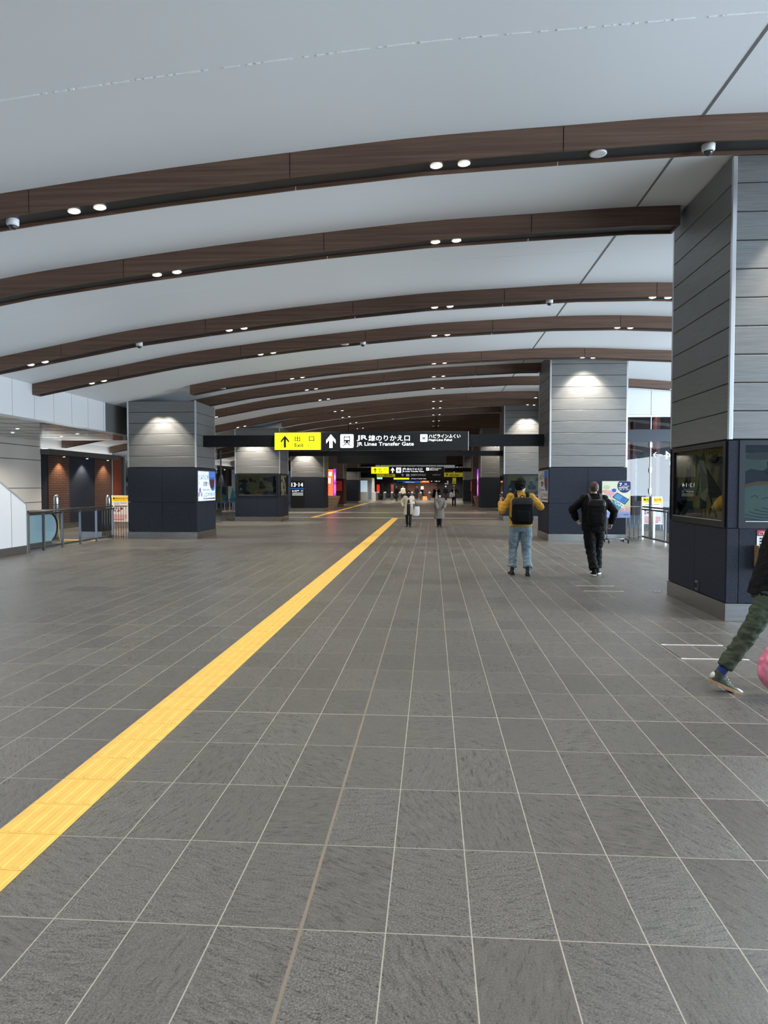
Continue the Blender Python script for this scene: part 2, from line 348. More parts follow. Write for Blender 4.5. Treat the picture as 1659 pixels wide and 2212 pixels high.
# expansion groove that runs the length of the vault, right of centre
gy = MB(mat('groove_grey', (0.17, 0.175, 0.18), 0.6)); gy.box(2.825, 2.855, -8, 70, smooth_z(2.84) - .004, smooth_z(2.84) + .004)
structure(gy.build('trim_1'))
sm = MB(mat('seam_pale', (0.90, 0.92, 0.93), 0.8))  # pale strips along the ceiling seams, the nearest one broken
for ys, wd, zz in ((6.2, 0.012, 0.007), (12.15, 0.006, 0.002), (18.4, 0.006, 0.002)):
    P = clip_prof(-9.7, 16.2)
    for (a, za), (c, zc) in zip(P[:-1], P[1:]):
        n = max(1, int((c - a) / 0.035)) if ys < 7 else 12
        for k in range(n):
            if ys < 7 and random.random() < 0.28: continue
            xa = a + (c - a) * k / n; xb = a + (c - a) * (k + (0.93 if ys < 7 else 1)) / n; za_ = smooth_z(xa); zb_ = smooth_z(xb)
            j = random.uniform(0.5, 1.3) if ys < 7 else 1
            sm.hexa([(xa, ys - wd / 2 * j, za_ - zz), (xb, ys - wd / 2 * j, zb_ - zz), (xb, ys + wd / 2 * j, zb_ - zz), (xa, ys + wd / 2 * j, za_ - zz), (xa, ys - wd / 2 * j, za_ + .01), (xb, ys - wd / 2 * j, zb_ + .01), (xb, ys + wd / 2 * j, zb_ + .01), (xa, ys + wd / 2 * j, za_ + .01)])
structure(sm.build('trim_2'))

# ------------------------------------------------------------------ wooden beams with channel and downlights
BW, BH = 0.18, 0.265
ORD = ['first', 'second', 'third', 'fourth', 'fifth', 'sixth', 'seventh', 'eighth', 'ninth', 'tenth', 'eleventh', 'twelfth', 'thirteenth', 'fourteenth', 'fifteenth', 'sixteenth', 'seventeenth', 'eighteenth', 'nineteenth', 'twentieth']
BEAMY = [7.88, 10.30, 14.02, 16.61, 20.37, 22.77, 25.46, 29.4, 31.9, 34.9, 38.2, 41.3, 44.3, 47.3, 50.3, 53.6, 57.0, 60.4, 63.6, 66.5]
BEAMY = [y * KS for y in BEAMY]
BLAB = ['nearest brown wooden ceiling beam, sweeping across in front of the big right pillar', 'second wooden ceiling beam from the camera, its right end against the big right pillar',
        'third wooden ceiling beam from the camera, running behind the big right pillar', 'fourth wooden ceiling beam, ending on the white bulkhead at upper left',
        'fifth wooden ceiling beam, passing just in front of both lamp-lit grey pillars', 'sixth wooden ceiling beam, ending between the lamp-lit left and right pillars']
def wood_board(mb, x0, x1, y0, y1, joints, zb=0.035, h=BH):
    P = clip_prof(x0, x1)
    for (a, za), (c, zc) in zip(P[:-1], P[1:]):
        ja = any(abs(a - j) < 0.02 for j in joints); jc = any(abs(c - j) < 0.02 for j in joints)
        s = (zc - za) / (c - a); xa = a + (0.005 if ja else 0); xb = c - (0.005 if jc else 0); z1 = za + s * (xa - a); z2 = za + s * (xb - a)
        mb.hexa([(xa, y0, z1 - h), (xb, y0, z2 - h), (xb, y1, z2 - h), (xa, y1, z1 - h), (xa, y0, z1 + zb), (xb, y0, z2 + zb), (xb, y1, z2 + zb), (xa, y1, z1 + zb)])
JOINTS = [PROF[i][0] for i in range(len(PROF)) if i % 2 == 0]
JOINTS = [j * KS for j in [-13.7, -10.32, -7.43, -4.48, -1.55, 1.36, 4.21, 8.55, 11.48, 14.43]]
def beam(i, y, x0, x1):
    lab = BLAB[i] if i < len(BLAB) else '%s wooden ceiling beam from the camera, one of the dense far arches' % ORD[i]
    xm = 0.0; t = thing('ceiling_beam', lab, 'ceiling beam', (xm, y, prof(xm) - BH), 0, 'wooden beams under the vault')
    mb = MB(WOOD); wood_board(mb, x0, x1, y - BW, y - BW + 0.028, JOINTS); mb.build('front_board', t)
    mb = MB(WOOD); wood_board(mb, x0, x1, y + BW - 0.028, y + BW, JOINTS); mb.build('rear_board', t)
    mb = MB(BLACKCH); P = clip_prof(x0, x1)
    for (a, za), (c, zc) in zip(P[:-1], P[1:]):
        mb.hexa([(a, y - BW + .026, za - BH + .035), (c, y - BW + .026, zc - BH + .035), (c, y + BW - .026, zc - BH + .035), (a, y + BW - .026, za - BH + .035), (a, y - BW + .026, za - .01), (c, y - BW + .026, zc - .01), (c, y + BW - .026, zc - .01), (a, y + BW - .026, za - .01)])
    mb.build('channel_panel', t)
    mb = MB(WOOD)
    for x, e in ((x0, 1), (x1, -1)):
        z = prof(x); mb.box(min(x, x + .03 * e), max(x, x + .03 * e), y - BW + .026, y + BW - .026, z - BH, z)
    mb.build('end_cap', t)
    return t
RIM = mat('lamp_trim_ring', (0.85, 0.85, 0.84), 0.3, emit=(1.0, 0.93, 0.82), es=0.6)
_lamp_src = {}
def downlight(x, y, z, label, emis=LAMPW, r=0.062, group='downlights in the ceiling beams', flip=False):
    key = (emis.name, round(r, 3))
    if key not in _lamp_src:
        t = thing('downlight', label, 'ceiling light', (x, y, z), 0, group)
        mb = MB(RIM); mb.lathe((x, y, z), [(r, -0.004), (r + .008, 0.0), (r + .006, 0.012), (r - .004, 0.012), (r - .004, 0.0)], 24); mb.build('trim_ring', t)
        mb = MB(emis); mb.lathe((x, y, z), [(0.012, -0.006), (r * .7, -0.005), (r - .003, 0.0), (r - .003, 0.01)], 24); mb.build('lens', t)
        _lamp_src[key] = t; return t
    s = _lamp_src[key]; c = s.copy(); link(c); c.location = (x, y, z); c['label'] = label; c['group'] = group
    for ch in s.children:
        if ch.type != 'MESH': continue
        k = ch.copy(); link(k); k.parent = c
    return c
def spot(name, loc, watts, deg, parent=None, blend=0.6, col=WARM, size=0.04, rot=(0, 0, 0)):
    l = bpy.data.lights.new(name, 'SPOT'); l.energy = watts; l.spot_size = R(deg); l.spot_blend = blend; l.color = col; l.shadow_soft_size = size
    o = link(bpy.data.objects.new(name, l)); o.rotation_euler = rot
    if parent is not None: o.parent = parent; o.location = Vector(loc) - wl(parent)
    else: o.location = loc
    return o
LX = [(-12.2, -11.9), (-8.16, -7.86), (-4.05, -3.75), (0.03, 0.33), (4.18, 4.47), (8.3, 8.6), (12.4, 12.7)]
LX = [(a * KS, b * KS) for a, b in LX]
WHERE = ['far left', 'left end', 'left of centre', 'middle', 'right of centre', 'right side', 'far right']
PILR = [(8.74, 10.83), (21.16, 23.3), (33.9, 36.0), (46.4, 48.5), (57.5, 59.2)]     # right pillars, y ranges
PILL = [(20.78, 22.8), (31.95, 34.0), (44.7, 46.8), (54.7, 56.6)]
for i, y in enumerate(BEAMY):
    x0 = -9.72 if y < 24.4 else -13.85; x1 = 16.1
    # beams that meet a pillar stop at it: the piece beyond is a separate run
    inR = any(a - .2 < y < b + .2 for a, b in PILR); inL = any(a - .2 < y < b + .2 for a, b in PILL)
    xa = {0: -7.13, 1: -6.92, 2: -6.85, 3: -6.86}[[a - .2 < y < b + .2 for a, b in PILL].index(True)] if inL else x0
    xb = {0: 3.44, 1: 3.41, 2: 3.35, 3: 3.11, 4: 3.19}[[a - .2 < y < b + .2 for a, b in PILR].index(True)] if inR else x1
    if i == 0: xb = 9.0
    beam(i, y, xa, xb)
    for k, (a, b) in enumerate(LX):
        if a < xa + .2 or b > xb - .2: continue
        if y < 14 and k > 3: continue
        if y < 9 and k < 2: continue
        if y < 13 and k < 2: continue
        if y > 30 and k in (0, 5, 6): continue
        zz = prof((a + b) / 2) - BH + .018
        s = -1
        sl = (prof(b) - prof(a)) / (b - a)
        d1 = downlight(a, y, prof(a) - BH + .020, 'left lamp of the pair, %s part of the %s beam from the camera' % (WHERE[k], ORD[i]))
        d2 = downlight(b, y, prof(b) - BH + .020, 'right lamp of the pair, %s part of the %s beam from the camera' % (WHERE[k], ORD[i]))
        for d in (d1, d2): d.rotation_euler = (0, -math.atan(sl), 0)
        spot('downlight_beam', ((a + b) / 2, y, zz - .03), 230 if y < 34 else 200, 118, None, 0.75)

for j, y in enumerate((4.15, 0.6)):      # the vault's next beams, unseen by the camera, added to light the near floor
    n_ = ['just in front of', 'just behind'][j]
    o_ = beam(0, y, -9.72, 16.1); o_['label'] = 'unseen wooden ceiling beam overhead, %s the camera position' % n_
    for k, (a, b) in enumerate(LX[1:5]):
        downlight(a, y, prof(a) - BH + .020, 'left lamp of pair %s on the unseen beam %s the camera' % (ORD[k], n_)); downlight(b, y, prof(b) - BH + .020, 'right lamp of pair %s on the unseen beam %s the camera' % (ORD[k], n_))
        spot('downlight_beam', ((a + b) / 2, y, prof((a + b) / 2) - BH - .012), 230, 118, None, 0.75)

# ------------------------------------------------------------------ pillars
CLH = 0.334
def pillar(x0, x1, y0, y1, label, side_in, grp='grey pillars along the concourse', clad=CLAD, low=NAVY, zt=2.18, case=None, detail=True):
    """side_in: -1 when the hall is on the pillar's -X side (right row), +1 for the left row"""
    t = thing('pillar', label, 'pillar', ((x0 + x1) / 2, (y0 + y1) / 2, 0), 0, grp)
    top = min(prof(x0), prof(x1), prof((x0 + x1) / 2)) + 0.03
    mb = MB(STEEL); e = 0.012
    mb.box(x0 - e, x1 + e, y0 - e, y1 + e, 0, 0.215); mb.build('plinth', t, 0.003)
    # lower felt panels: core + separate slabs with dark gaps
    mb = MB(NGAP); mb.box(x0 + .075, x1 - .075, y0 + .075, y1 - .075, 0.2, zt - .01)
    mb.use(low); g = .004; zm = 1.12
    fr = (case or {})
    for s in ('front', 'back'):
        ya, yb = (y0, y0 + .03) if s == 'front' else (y1 - .03, y1)
        cs = fr.get(s)
        xs = [x0, x0 + .14, (x0 + x1) / 2, x1 - .14, x1] if s == 'front' and cs else [x0, (x0 + x1) / 2, x1]
        for a, b in zip(xs[:-1], xs[1:]):
            mb.box(a + g, b - g, ya, yb, 0.222, zm - g)
            if not cs: mb.box(a + g, b - g, ya, yb, zm + g, zt - .012)
            elif b - a < .3: mb.box(a + g, b - g, ya, yb, zm + g, zt - .012)
    for s in ('left', 'right'):
        xa, xb = (x0, x0 + .03) if s == 'left' else (x1 - .03, x1)
        cs = fr.get(s); ys = [y0 + .03, (y0 + y1) / 2, y1 - .03]
        for a, b in zip(ys[:-1], ys[1:]):
            mb.box(xa, xb, a + g, b - g, 0.222, zm - g)
            if not cs: mb.box(xa, xb, a + g, b - g, zm + g, zt - .012)
    mb.build('felt_panels', t)
    mb = MB(NGAP); mb.box(x0 + .015, x1 - .015, y0 + .015, y1 - .015, zt, top - .02)
    mb.use(clad); n = int(math.ceil((top - zt) / CLH))
    for k in range(n):
        za = zt + .008 + k * CLH; zb = min(zt + (k + 1) * CLH - .002, top)
        if zb - za < .02: continue
        c = .006
        # board ring with a small chamfer top and bottom (catches the light)
        for (ax, ay, bx, by) in ((x0, y0, x1, y0), (x1, y0, x1, y1), (x1, y1, x0, y1), (x0, y1, x0, y0)):
            d = Vector((bx - ax, by - ay, 0)).normalized(); nrm = Vector((d.y, -d.x, 0))
            A = Vector((ax, ay, 0)) + d * .04; B = Vector((bx, by, 0)) - d * .04
            L_ = (B - A).length
            prof2 = [(-.02, za), (0.0 - .006, za), (0.0, za + c), (0.0, zb - c), (-.006, zb), (-.02, zb)]
            a_ = [mb.bm.verts.new(A + nrm * p + Vector((0, 0, z))) for p, z in prof2]; b_ = [mb.bm.verts.new(B + nrm * p + Vector((0, 0, z))) for p, z in prof2]
            for q in range(5): mb.face([a_[q], b_[q], b_[q + 1], a_[q + 1]])
    mb.build('cladding_boards', t)
    mb = MB(TRIM)
    for cx, cy in ((x0, y0), (x1, y0), (x0, y1), (x1, y1)):
        sx = 1 if cx == x0 else -1; sy = 1 if cy == y0 else -1
        mb.box(min(cx - .003 * sx, cx + .045 * sx), max(cx - .003 * sx, cx + .045 * sx), min(cy - .003 * sy, cy + .045 * sy), max(cy - .003 * sy, cy + .045 * sy), zt, top - .005)
    mb.build('corner_trim', t, 0.004)
    return t
def case_window(pil, F, wd, seed, z0=1.12, z1=2.17, lit=0.0, art=0, glazed=True):
    """recessed display window with dark frame; F origin at its lower left outer corner"""
    h = z1 - z0; fr = 0.075
    mb = F; 
    f1 = Face(F.o, F.u, F.n)
    for a0, a1, b0, b1 in ((0, wd, 0, fr), (0, wd, h - .06, h), (0, fr * .9, fr, h - .06), (wd - fr * .9, wd, fr, h - .06)): f1.rect(a0, a1, b0, b1, FRAMEB, -.03, .012)
    f1.line([(fr * .9 + .01, fr + .008), (wd - fr * .9 - .01, fr + .008)], .008, TRIM, .004, .016)
    fo = f1.build('display_frame', pil)
    f2 = Face(F.o, F.u, F.n); x0, x1, y0, y1 = fr * .9, wd - fr * .9, fr, h - .06; D = -.055
    bg = mat('case_backing_%d' % art, [srgb(150, 142, 92), srgb(120, 140, 118), srgb(128, 124, 88)][art], 0.7, noise_amt=.12, nscale=6)
    f2.rect(x0, x1, y0, y1, bg, D, D + .002)
    rnd = random.Random(seed); W, H_ = x1 - x0, y1 - y0
    def blob(cx, cy, rx, ry, m, jag=.25, n=16, d=0.004):
        pts = []
        for k in range(n):
            q = 1 + rnd.uniform(-jag, jag); a = 2 * math.pi * k / n
            pts.append((min(max(x0 + cx * W + rx * W * q * math.cos(a), x0), x1), min(max(y0 + cy * H_ + ry * H_ * q * math.sin(a), y0), y1)))
        f2.poly(pts, m, D + .001, D + d)
    ink = mat('ink_dark', srgb(34, 40, 44), .7); blue = mat('ink_blue', srgb(48, 66, 84), .7); gold = mat('ink_gold', srgb(150, 110, 40), .6)
    pale = mat('ink_pale', srgb(168, 172, 150), .7); grey = mat('ink_grey', srgb(88, 90, 84), .7); teal = mat('ink_teal', srgb(132, 158, 146), .7); rust = mat('ink_rust', srgb(130, 70, 28), .6)
    if art == 0:
        for cx, cy, rx, ry in ((.38, .86, .10, .07), (.53, .85, .05, .08), (.75, .84, .09, .06), (.86, .8, .09, .06), (.24, .62, .07, .13), (.72, .72, .03, .1), (.2, .5, .04, .08)): blob(cx, cy, rx, ry, grey, .35)
        blob(.93, .5, .12, .28, grey, .2, d=.0045)
        for cx, cy, rx, ry in ((.08, .28, .12, .2), (.22, .14, .15, .13), (.03, .12, .08, .12)): blob(cx, cy, rx, ry, blue, .25, d=.005)
        blob(.40, .05, .14, .10, grey, .2)
        f2.poly([(x0 + .42 * W, y0 + .75 * H_), (x0 + .5 * W, y0 + .85 * H_), (x0 + .56 * W, y0 + .84 * H_), (x0 + .64 * W, y0 + .6 * H_), (x0 + .66 * W, y0 + .4 * H_), (x0 + .6 * W, y0 + .24 * H_), (x0 + .54 * W, y0 + .24 * H_), (x0 + .49 * W, y0 + .4 * H_)], pale, D, D + .007)
        f2.poly([(x0 + .62 * W, y0 + .72 * H_), (x0 + .72 * W, y0 + .6 * H_), (x0 + .9 * W, y0 + .38 * H_), (x0 + .86 * W, y0 + .32 * H_), (x0 + .7 * W, y0 + .3 * H_), (x0 + .66 * W, y0 + .4 * H_)], ink, D, D + .008)
        f2.poly([(x0 + .5 * W, y0 + .3 * H_), (x0 + .62 * W, y0 + .24 * H_), (x0 + .62 * W, y0 + .16 * H_), (x0 + .5 * W, y0 + .14 * H_)], ink, D, D + .008)
        f2.line([(x0 + .485 * W, y0 + .66 * H_), (x0 + .46 * W, y0 + .45 * H_), (x0 + .42 * W, y0 + .33 * H_)], .022, ink, D, D + .009)
        f2.line([(x0 + .66 * W, y0 + .4 * H_), (x0 + .74 * W, y0 + .2 * H_), (x0 + .82 * W, y0 + .04 * H_)], .03, ink, D, D + .009)
        f2.line([(x0 + .72 * W, y0 + .2 * H_), (x0 + .68 * W, y0 + .06 * H_)], .025, ink, D, D + .009)
        for a in (.53, .6): f2.line([(x0 + a * W, y0 + .15 * H_), (x0 + (a + .01) * W, y0 + .02 * H_)], .02, rust, D, D + .008)
        for k in range(9): f2.line([(x0 + (.5 + .015 * k) * W, y0 + (.78 - .02 * k) * H_), (x0 + (.53 + .012 * k) * W, y0 + (.36 + .01 * k) * H_)], .004, grey, D + .006, D + .010)
        blob(.88, .24, .06, .1, gold, .2, d=.010)
        for k in range(24): f2.line([(x0 + (.55 + .018 * k) * W, y1), (x0 + (.55 + .018 * k) * W, y1 - rnd.uniform(.04, .13) * H_)], .008, gold if k % 2 else rust, D, D + .006)
    elif art == 1:
        f2.rect(x0, x1, y1 - .1 * H_, y1, ink, D, D + .004)
        blob(.12, .86, .12, .05, grey, .08, d=.005)
        for cx, cy, rx, ry in ((.25, .66, .12, .16), (.15, .54, .22, .14), (.5, .6, .13, .15), (.75, .62, .12, .12), (.35, .5, .2, .09), (.9, .7, .12, .1)): blob(cx, cy, rx, ry, ink if cx < .5 else blue, .22, d=.006)
        pass
        blob(.22, .26, .40, .28, gold, .03, 30, .007); blob(.2, .24, .36, .25, teal, .02, 30, .009)
        for q in (.33, .27, .21, .15, .09): f2.line([(x0 + (.2 + q * math.cos(R(a))) * W, y0 + (.22 + q * .62 * math.sin(R(a))) * H_) for a in range(200 + int(q * 100), 330, 13)], .008, ink, D + .008, D + .011)
        for k in range(6): f2.line([(x0 + (.05 + .07 * k) * W, y0 + (.32 - .02 * (k % 3)) * H_), (x0 + (.08 + .07 * k) * W, y0 + (.35 - .03 * (k % 2)) * H_), (x0 + (.1 + .07 * k) * W, y0 + (.31) * H_)], .007, ink, D + .008, D + .011)
    else:
        for cx, cy, rx, ry, m in ((.1, .35, .11, .3, blue), (.15, .7, .12, .08, ink), (.33, .75, .05, .1, ink), (.42, .7, .04, .06, ink), (.85, .8, .16, .14, ink), (.95, .55, .08, .2, ink), (.22, .12, .1, .1, ink), (.8, .1, .2, .1, blue), (.97, .25, .06, .16, ink)): blob(cx, cy, rx, ry, m, .35)
        f2.ell(x0 + .06 * W, y0 + .3 * H_, .035 * W, .07 * H_, pale, D, D + .009)
        f2.line([(x0 + .3 * W, y0 + .14 * H_), (x0 + .5 * W, y0 + .3 * H_), (x0 + .72 * W, y0 + .26 * H_), (x0 + .84 * W, y0 + .4 * H_)], .035, gold, D, D + .008)
        f2.line([(x0 + .42 * W, y0 + .12 * H_), (x0 + .62 * W, y0 + .14 * H_), (x0 + .8 * W, y0 + .24 * H_)], .03, rust, D, D + .008)
        blob(.6, .55, .05, .18, blue, .25, d=.008); blob(.62, .42, .1, .12, ink, .3, d=.007); f2.ell(x0 + .6 * W, y0 + .78 * H_, .02 * W, .04 * H_, pale, D, D + .009)
    f2.build('picture', fo)
    if not glazed: return fo
    f3 = Face(F.o, F.u, F.n); f3.mb.use(CASEGL); f3.mb.poly([f3.f(x0, y0, -.008), f3.f(x1, y0, -.008), f3.f(x1, y1, -.008), f3.f(x0, y1, -.008)])
    f3.build('display_glass', fo)
    # window head lamps
    return fo
# right row
PR1 = pillar(3.52, 5.75, 8.74, 10.83, 'big grey-clad pillar filling the right edge, with two framed display windows', -1, case={'left': 1, 'front': 1})
PR2 = pillar(3.42, 5.66, 21.16, 23.3, 'lamp-lit grey and navy pillar behind the man in black', -1)
PR3 = pillar(3.36, 5.6, 33.9, 36.0, 'grey pillar with a dark display window behind the man in yellow', -1, case={'left': 1, 'front': 1})
PR4 = pillar(3.12, 5.3, 46.4, 48.5, 'far navy and grey pillar right of the orange-edged advertising screen', -1)
PR5 = pillar(3.2, 5.3, 57.6, 59.6, 'rosy-lit far pillar with a small red display, right row', -1, clad=CLAD_REDLIT, low=MAROON)
PR6 = pillar(2.87, 5.1, 66.0, 68.0, 'farthest navy-based pillar in the right row, behind the rosy one', -1)
# left row
PL1 = pillar(-9.28, -7.14, 21.1, 23.0, 'left pillar with a black front and a bright travel poster on its inner side', 1)
PL2 = pillar(-9.02, -6.93, 31.95, 33.85, 'left pillar with a long dark display window on its front', 1, case={'front': 1, 'right': 1})
PL3 = pillar(-9.0, -6.86, 44.7, 46.5, 'left pillar that carries the white 13·14 platform sign', 1)
PL4 = pillar(-9.05, -6.87, 54.7, 56.6, 'rosy-lit far left pillar with a red display panel', 1, clad=CLAD_REDLIT, low=MAROON)
PL5 = pillar(-9.1, -6.9, 66.0, 68.0, 'farthest left pillar, navy-based, beside the white booth', 1)
case_window(PR1, faceXm(3.52, 10.70, 1.12), 1.90, 3, art=0)
case_window(PR1, faceY(3.645, 8.74, 1.12), 1.95, 5, art=1)
case_window(PR3, faceXm(3.36, 35.86, 1.12), 1.8, 9, art=2)
case_window(PR3, faceY(3.50, 33.9, 1.12), 1.95, 11, art=2)
case_window(PL2, faceY(-8.92, 31.95, 1.12), 1.88, 13, art=2)
case_window(PL2, faceXp(-6.93, 32.05, 1.12), 1.65, 15, art=2, glazed=False)
# extra spots added at the pillar fronts to draw the scallops of the beam lamps
for x, y in ((4.40, 20.80), (-8.15, 20.74), (4.4, 33.5), (-8.1, 31.6), (-8.1, 44.35), (4.2, 46.05), (4.6, 8.35)):
    z = prof(x) - BH - .02
    wt_ = 200 if y < 25 else 330
    spot('added_pillar_wash', (x - .15, y, z), wt_, 84, None, 0.3); spot('added_pillar_wash', (x + .15, y, z), wt_, 84, None, 0.3)

# ------------------------------------------------------------------ left side bay
def seams(mb, x, y0, y1, zs, ys, zlo, zhi, e=0.004, wd=0.007):
    mb.use(SEAM)
    for z in zs: mb.box(x, x + e, y0, y1, z - wd, z + wd)
    for y in ys: mb.box(x, x + e, y - wd / 2, y + wd / 2, zlo, zhi)
WARMW = mat('warm_white_panel', (0.72, 0.71, 0.69), 0.4)
mb = MB(WARMW); mb.box(-14.1, -13.9, -9, 24.4, 0, 3.4); seams(mb, -13.9, -9, 24.4, [0.55, 1.04, 1.54, 2.52, 3.0], [21.9, 19.4, 16.9, 14.4], 0, 3.3, wd=.012)
structure(mb.build('wall_left'))
mb = MB(WHITE); mb.box(-9.86, -9.72, -9, 21.15, 3.24, 4.12); seams(mb, -9.722, -9, 21.1, [], [20.48, 19.53, 18.62, 17.71, 16.82, 15.9, 15.0, 14.1, 13.2], 3.24, 4.12)
structure(mb.build('wall_left'))
mb = MB(mat('bulkhead_end_grey', (0.13, 0.135, 0.14), 0.4)); mb.box(-9.86, -9.715, 20.6, 24.4, 3.24, 4.12); structure(mb.build('wall_left'))
SOF = mat('silver_soffit', (0.50, 0.50, 0.51), 0.16, 0.85)
mb = MB(SOF); mb.box(-13.9, -9.74, -9, 24.38, 3.22, 3.26)
mb.use(SEAM)
for y in [x * 1.15 + .4 for x in range(8, 21)]: mb.box(-13.9, -9.8, y, y + .012, 3.217, 3.222)
for x in (-10.9, -12.2, -13.2): mb.box(x, x + .01, -9, 24.3, 3.217, 3.222)
structure(mb.build('ceiling'))
mb = MB(TRIM); mb.box(-9.80, -9.70, -9, 24.38, 3.20, 3.245); structure(mb.build('trim_3'))
mb = MB(WOOD); 
for i, (x, y) in enumerate(((-12.6, 20.6), (-12.0, 22.3), (-11.6, 19.2), (-10.9, 21.2))):
    d = downlight(x, y, 3.215, 'small recessed lamp in the shiny soffit, %s' % ['nearest the white wall', 'nearest the far edge', 'nearest the camera', 'nearest the bulkhead'][i], emis=LAMPO if i % 2 else LAMPW, r=.05, group='lamps in the shiny soffit')
    spot('soffit_lamp_beam', (x, y, 3.18), 130, 140)
# wall beyond the soffit: felt, brick, felt, brick under a steel fascia with three lamps
def brick_mat():
    m = bpy.data.materials.new('brown_brick'); m.use_nodes = True; nt = m.node_tree; b = nt.nodes['Principled BSDF']
    tc = nt.nodes.new('ShaderNodeTexCoord'); sp = nt.nodes.new('ShaderNodeSeparateXYZ'); cb = nt.nodes.new('ShaderNodeCombineXYZ')
    nt.links.new(tc.outputs['Object'], sp.inputs[0]); nt.links.new(sp.outputs[1], cb.inputs[0]); nt.links.new(sp.outputs[2], cb.inputs[1])
    br = nt.nodes.new('ShaderNodeTexBrick'); br.inputs['Scale'].default_value = 1.0; br.inputs['Brick Width'].default_value = 0.42; br.inputs['Row Height'].default_value = 0.085; br.inputs['Mortar Size'].default_value = 0.014
    br.inputs['Color1'].default_value = (0.115, 0.052, 0.038, 1); br.inputs['Color2'].default_value = (0.082, 0.042, 0.034, 1); br.inputs['Mortar'].default_value = (0.025, 0.018, 0.016, 1)
    nt.links.new(cb.outputs[0], br.inputs['Vector']); nt.links.new(br.outputs[0], b.inputs['Base Color']); b.inputs['Roughness'].default_value = 0.75
    bp = nt.nodes.new('ShaderNodeBump'); bp.inputs['Strength'].default_value = 0.6; bp.inputs['Distance'].default_value = 0.01; bp.invert = True
    nt.links.new(br.outputs['Fac'], bp.inputs['Height']); nt.links.new(bp.outputs[0], b.inputs['Normal']); return m
BRICK = brick_mat()
FASC = mat('fascia_steel', (0.16, 0.17, 0.17), 0.35, 0.7)
def feature_wall(y0, segs, tag_):
    y = y0; mb = MB()
    for kind, ln in segs:
        mb.use({'n': NAVY, 'b': BRICK}[kind]); mb.box(-14.1, -13.9 + (0.02 if kind == 'b' else 0.0), y, y + ln - .01, 0.0, 2.74)
        y += ln
    mb.use(STEEL); mb.box(-13.9, -13.86, y0, y, 0, 0.2)
    structure(mb.build('wall_left'))
    t = thing('lighting_fascia', 'long dark steel fascia above the brick panels, %s' % tag_, 'light fitting', (-13.75, y0, 2.74), 0, 'steel fascias over the brick walls')
    box_thing('fascia_beam', t, FASC, -13.9, -13.55, y0 - .05, y + .05, 2.74, 2.93)
    mb = MB(mat('cove_strip', (1, 1, 1), .5, emit=(1, .93, .8), es=5)); mb.box(-13.86, -13.80, y0, y, 2.93, 2.95); mb.build('cove_strip', t)
    yy = y0
    for k, (kind, ln) in enumerate(segs):
        if ln > 1:
            c = yy + ln / 2; mb = MB(PLG); mb.cyl((-13.68, c, 2.74), (-13.68, c, 2.69), .05); mb.use(LAMPO if kind == 'b' else LAMPW); mb.cyl((-13.68, c, 2.69), (-13.68, c, 2.685), .042); mb.build('spot_head', t)
            spot('brick_wash_light', (-13.66, c, 2.66), 130, 110, None, .5, (1, .62, .30) if kind == 'b' else WARM, rot=(0, R(-8), 0))
        yy += ln
    return y
e1 = feature_wall(24.42, [('n', .42), ('b', 1.5), ('n', 2.05), ('b', 1.55)], 'beside the steel bollards')
feature_wall(43.0, [('n', .5), ('b', 1.6), ('n', 1.9), ('b', .55), ('n', .9)], 'seen between the left pillars')
mb = MB(WHITE); mb.box(-14.1, -13.98, 24.4, 70, 2.95, 3.6); structure(mb.build('wall_left'))
mb = MB(WHITE); mb.box(-14.1, -13.9, 48.5, 70, 0, 3.0); seams(mb, -13.9, 48.5, 70, [.55, 1.04, 1.54, 2.52], [49.5, 52, 55, 58], 0, 2.95, wd=.012); structure(mb.build('wall_left'))
# dark glazed opening with a rust-red column
t = thing('shop_front', 'dark glazed shop front with a rust-red column, behind the left pillar', 'shop front', (-14, 30, 0))
RUST = mat('rust_red_column', (0.22, 0.045, 0.02), 0.5); DKGL = mat('dark_glass', (0.012, 0.014, 0.016), 0.08, 0, 0.6)
box_thing('red_column', t, RUST, -14.3, -13.95, 30.25, 31.05, 0, 3.0)
box_thing('dark_pane', t, DKGL, -14.12, -14.06, 29.98, 42.9, 0, 3.0)
mb = MB(TRIM); mb.box(-13.98, -13.88, 29.98, 30.06, 0, 3.05); mb.box(-13.98, -13.9, 30.06, 42.9, 2.96, 3.03); 
for y in (31.5, 34.5, 37.5): mb.box(-14.05, -13.97, y, y + .05, 0, 3)
mb.build('metal_frame', t)
# escalator enclosure: sloping white parapet with steel base and edge trim
t = thing('parapet', 'white sloping parapet with a steel base at the left edge', 'parapet', (-9.75, 14, 0))
yz = [(5.0, .2), (16.27, .2), (16.27, 1.17), (12.42, 3.17), (5.0, 3.17)]
mb = MB(WHITE); mb.prism(yz, lambda u, v, d: (d, u, v), -9.82, -9.66); seams(mb, -9.662, 0, 0, [], [], 0, 0)
for y in (15.68, 14.75, 13.8, 12.9): mb.box(-9.662, -9.656, y, y + .008, .2, min(3.15, 1.17 + (16.27 - y) * .516))
mb.build('white_panels', t)
box_thing('steel_base', t, STEEL, -9.83, -9.65, 5, 16.28, 0, .2)
mb = MB(TRIM); mb.prism([(16.27, 1.17), (16.30, 1.19), (12.5, 3.17), (12.42, 3.17)], lambda u, v, d: (d, u, v), -9.83, -9.65); mb.box(-9.83, -9.65, 16.27, 16.30, 0, 1.19); mb.build('edge_trim', t)

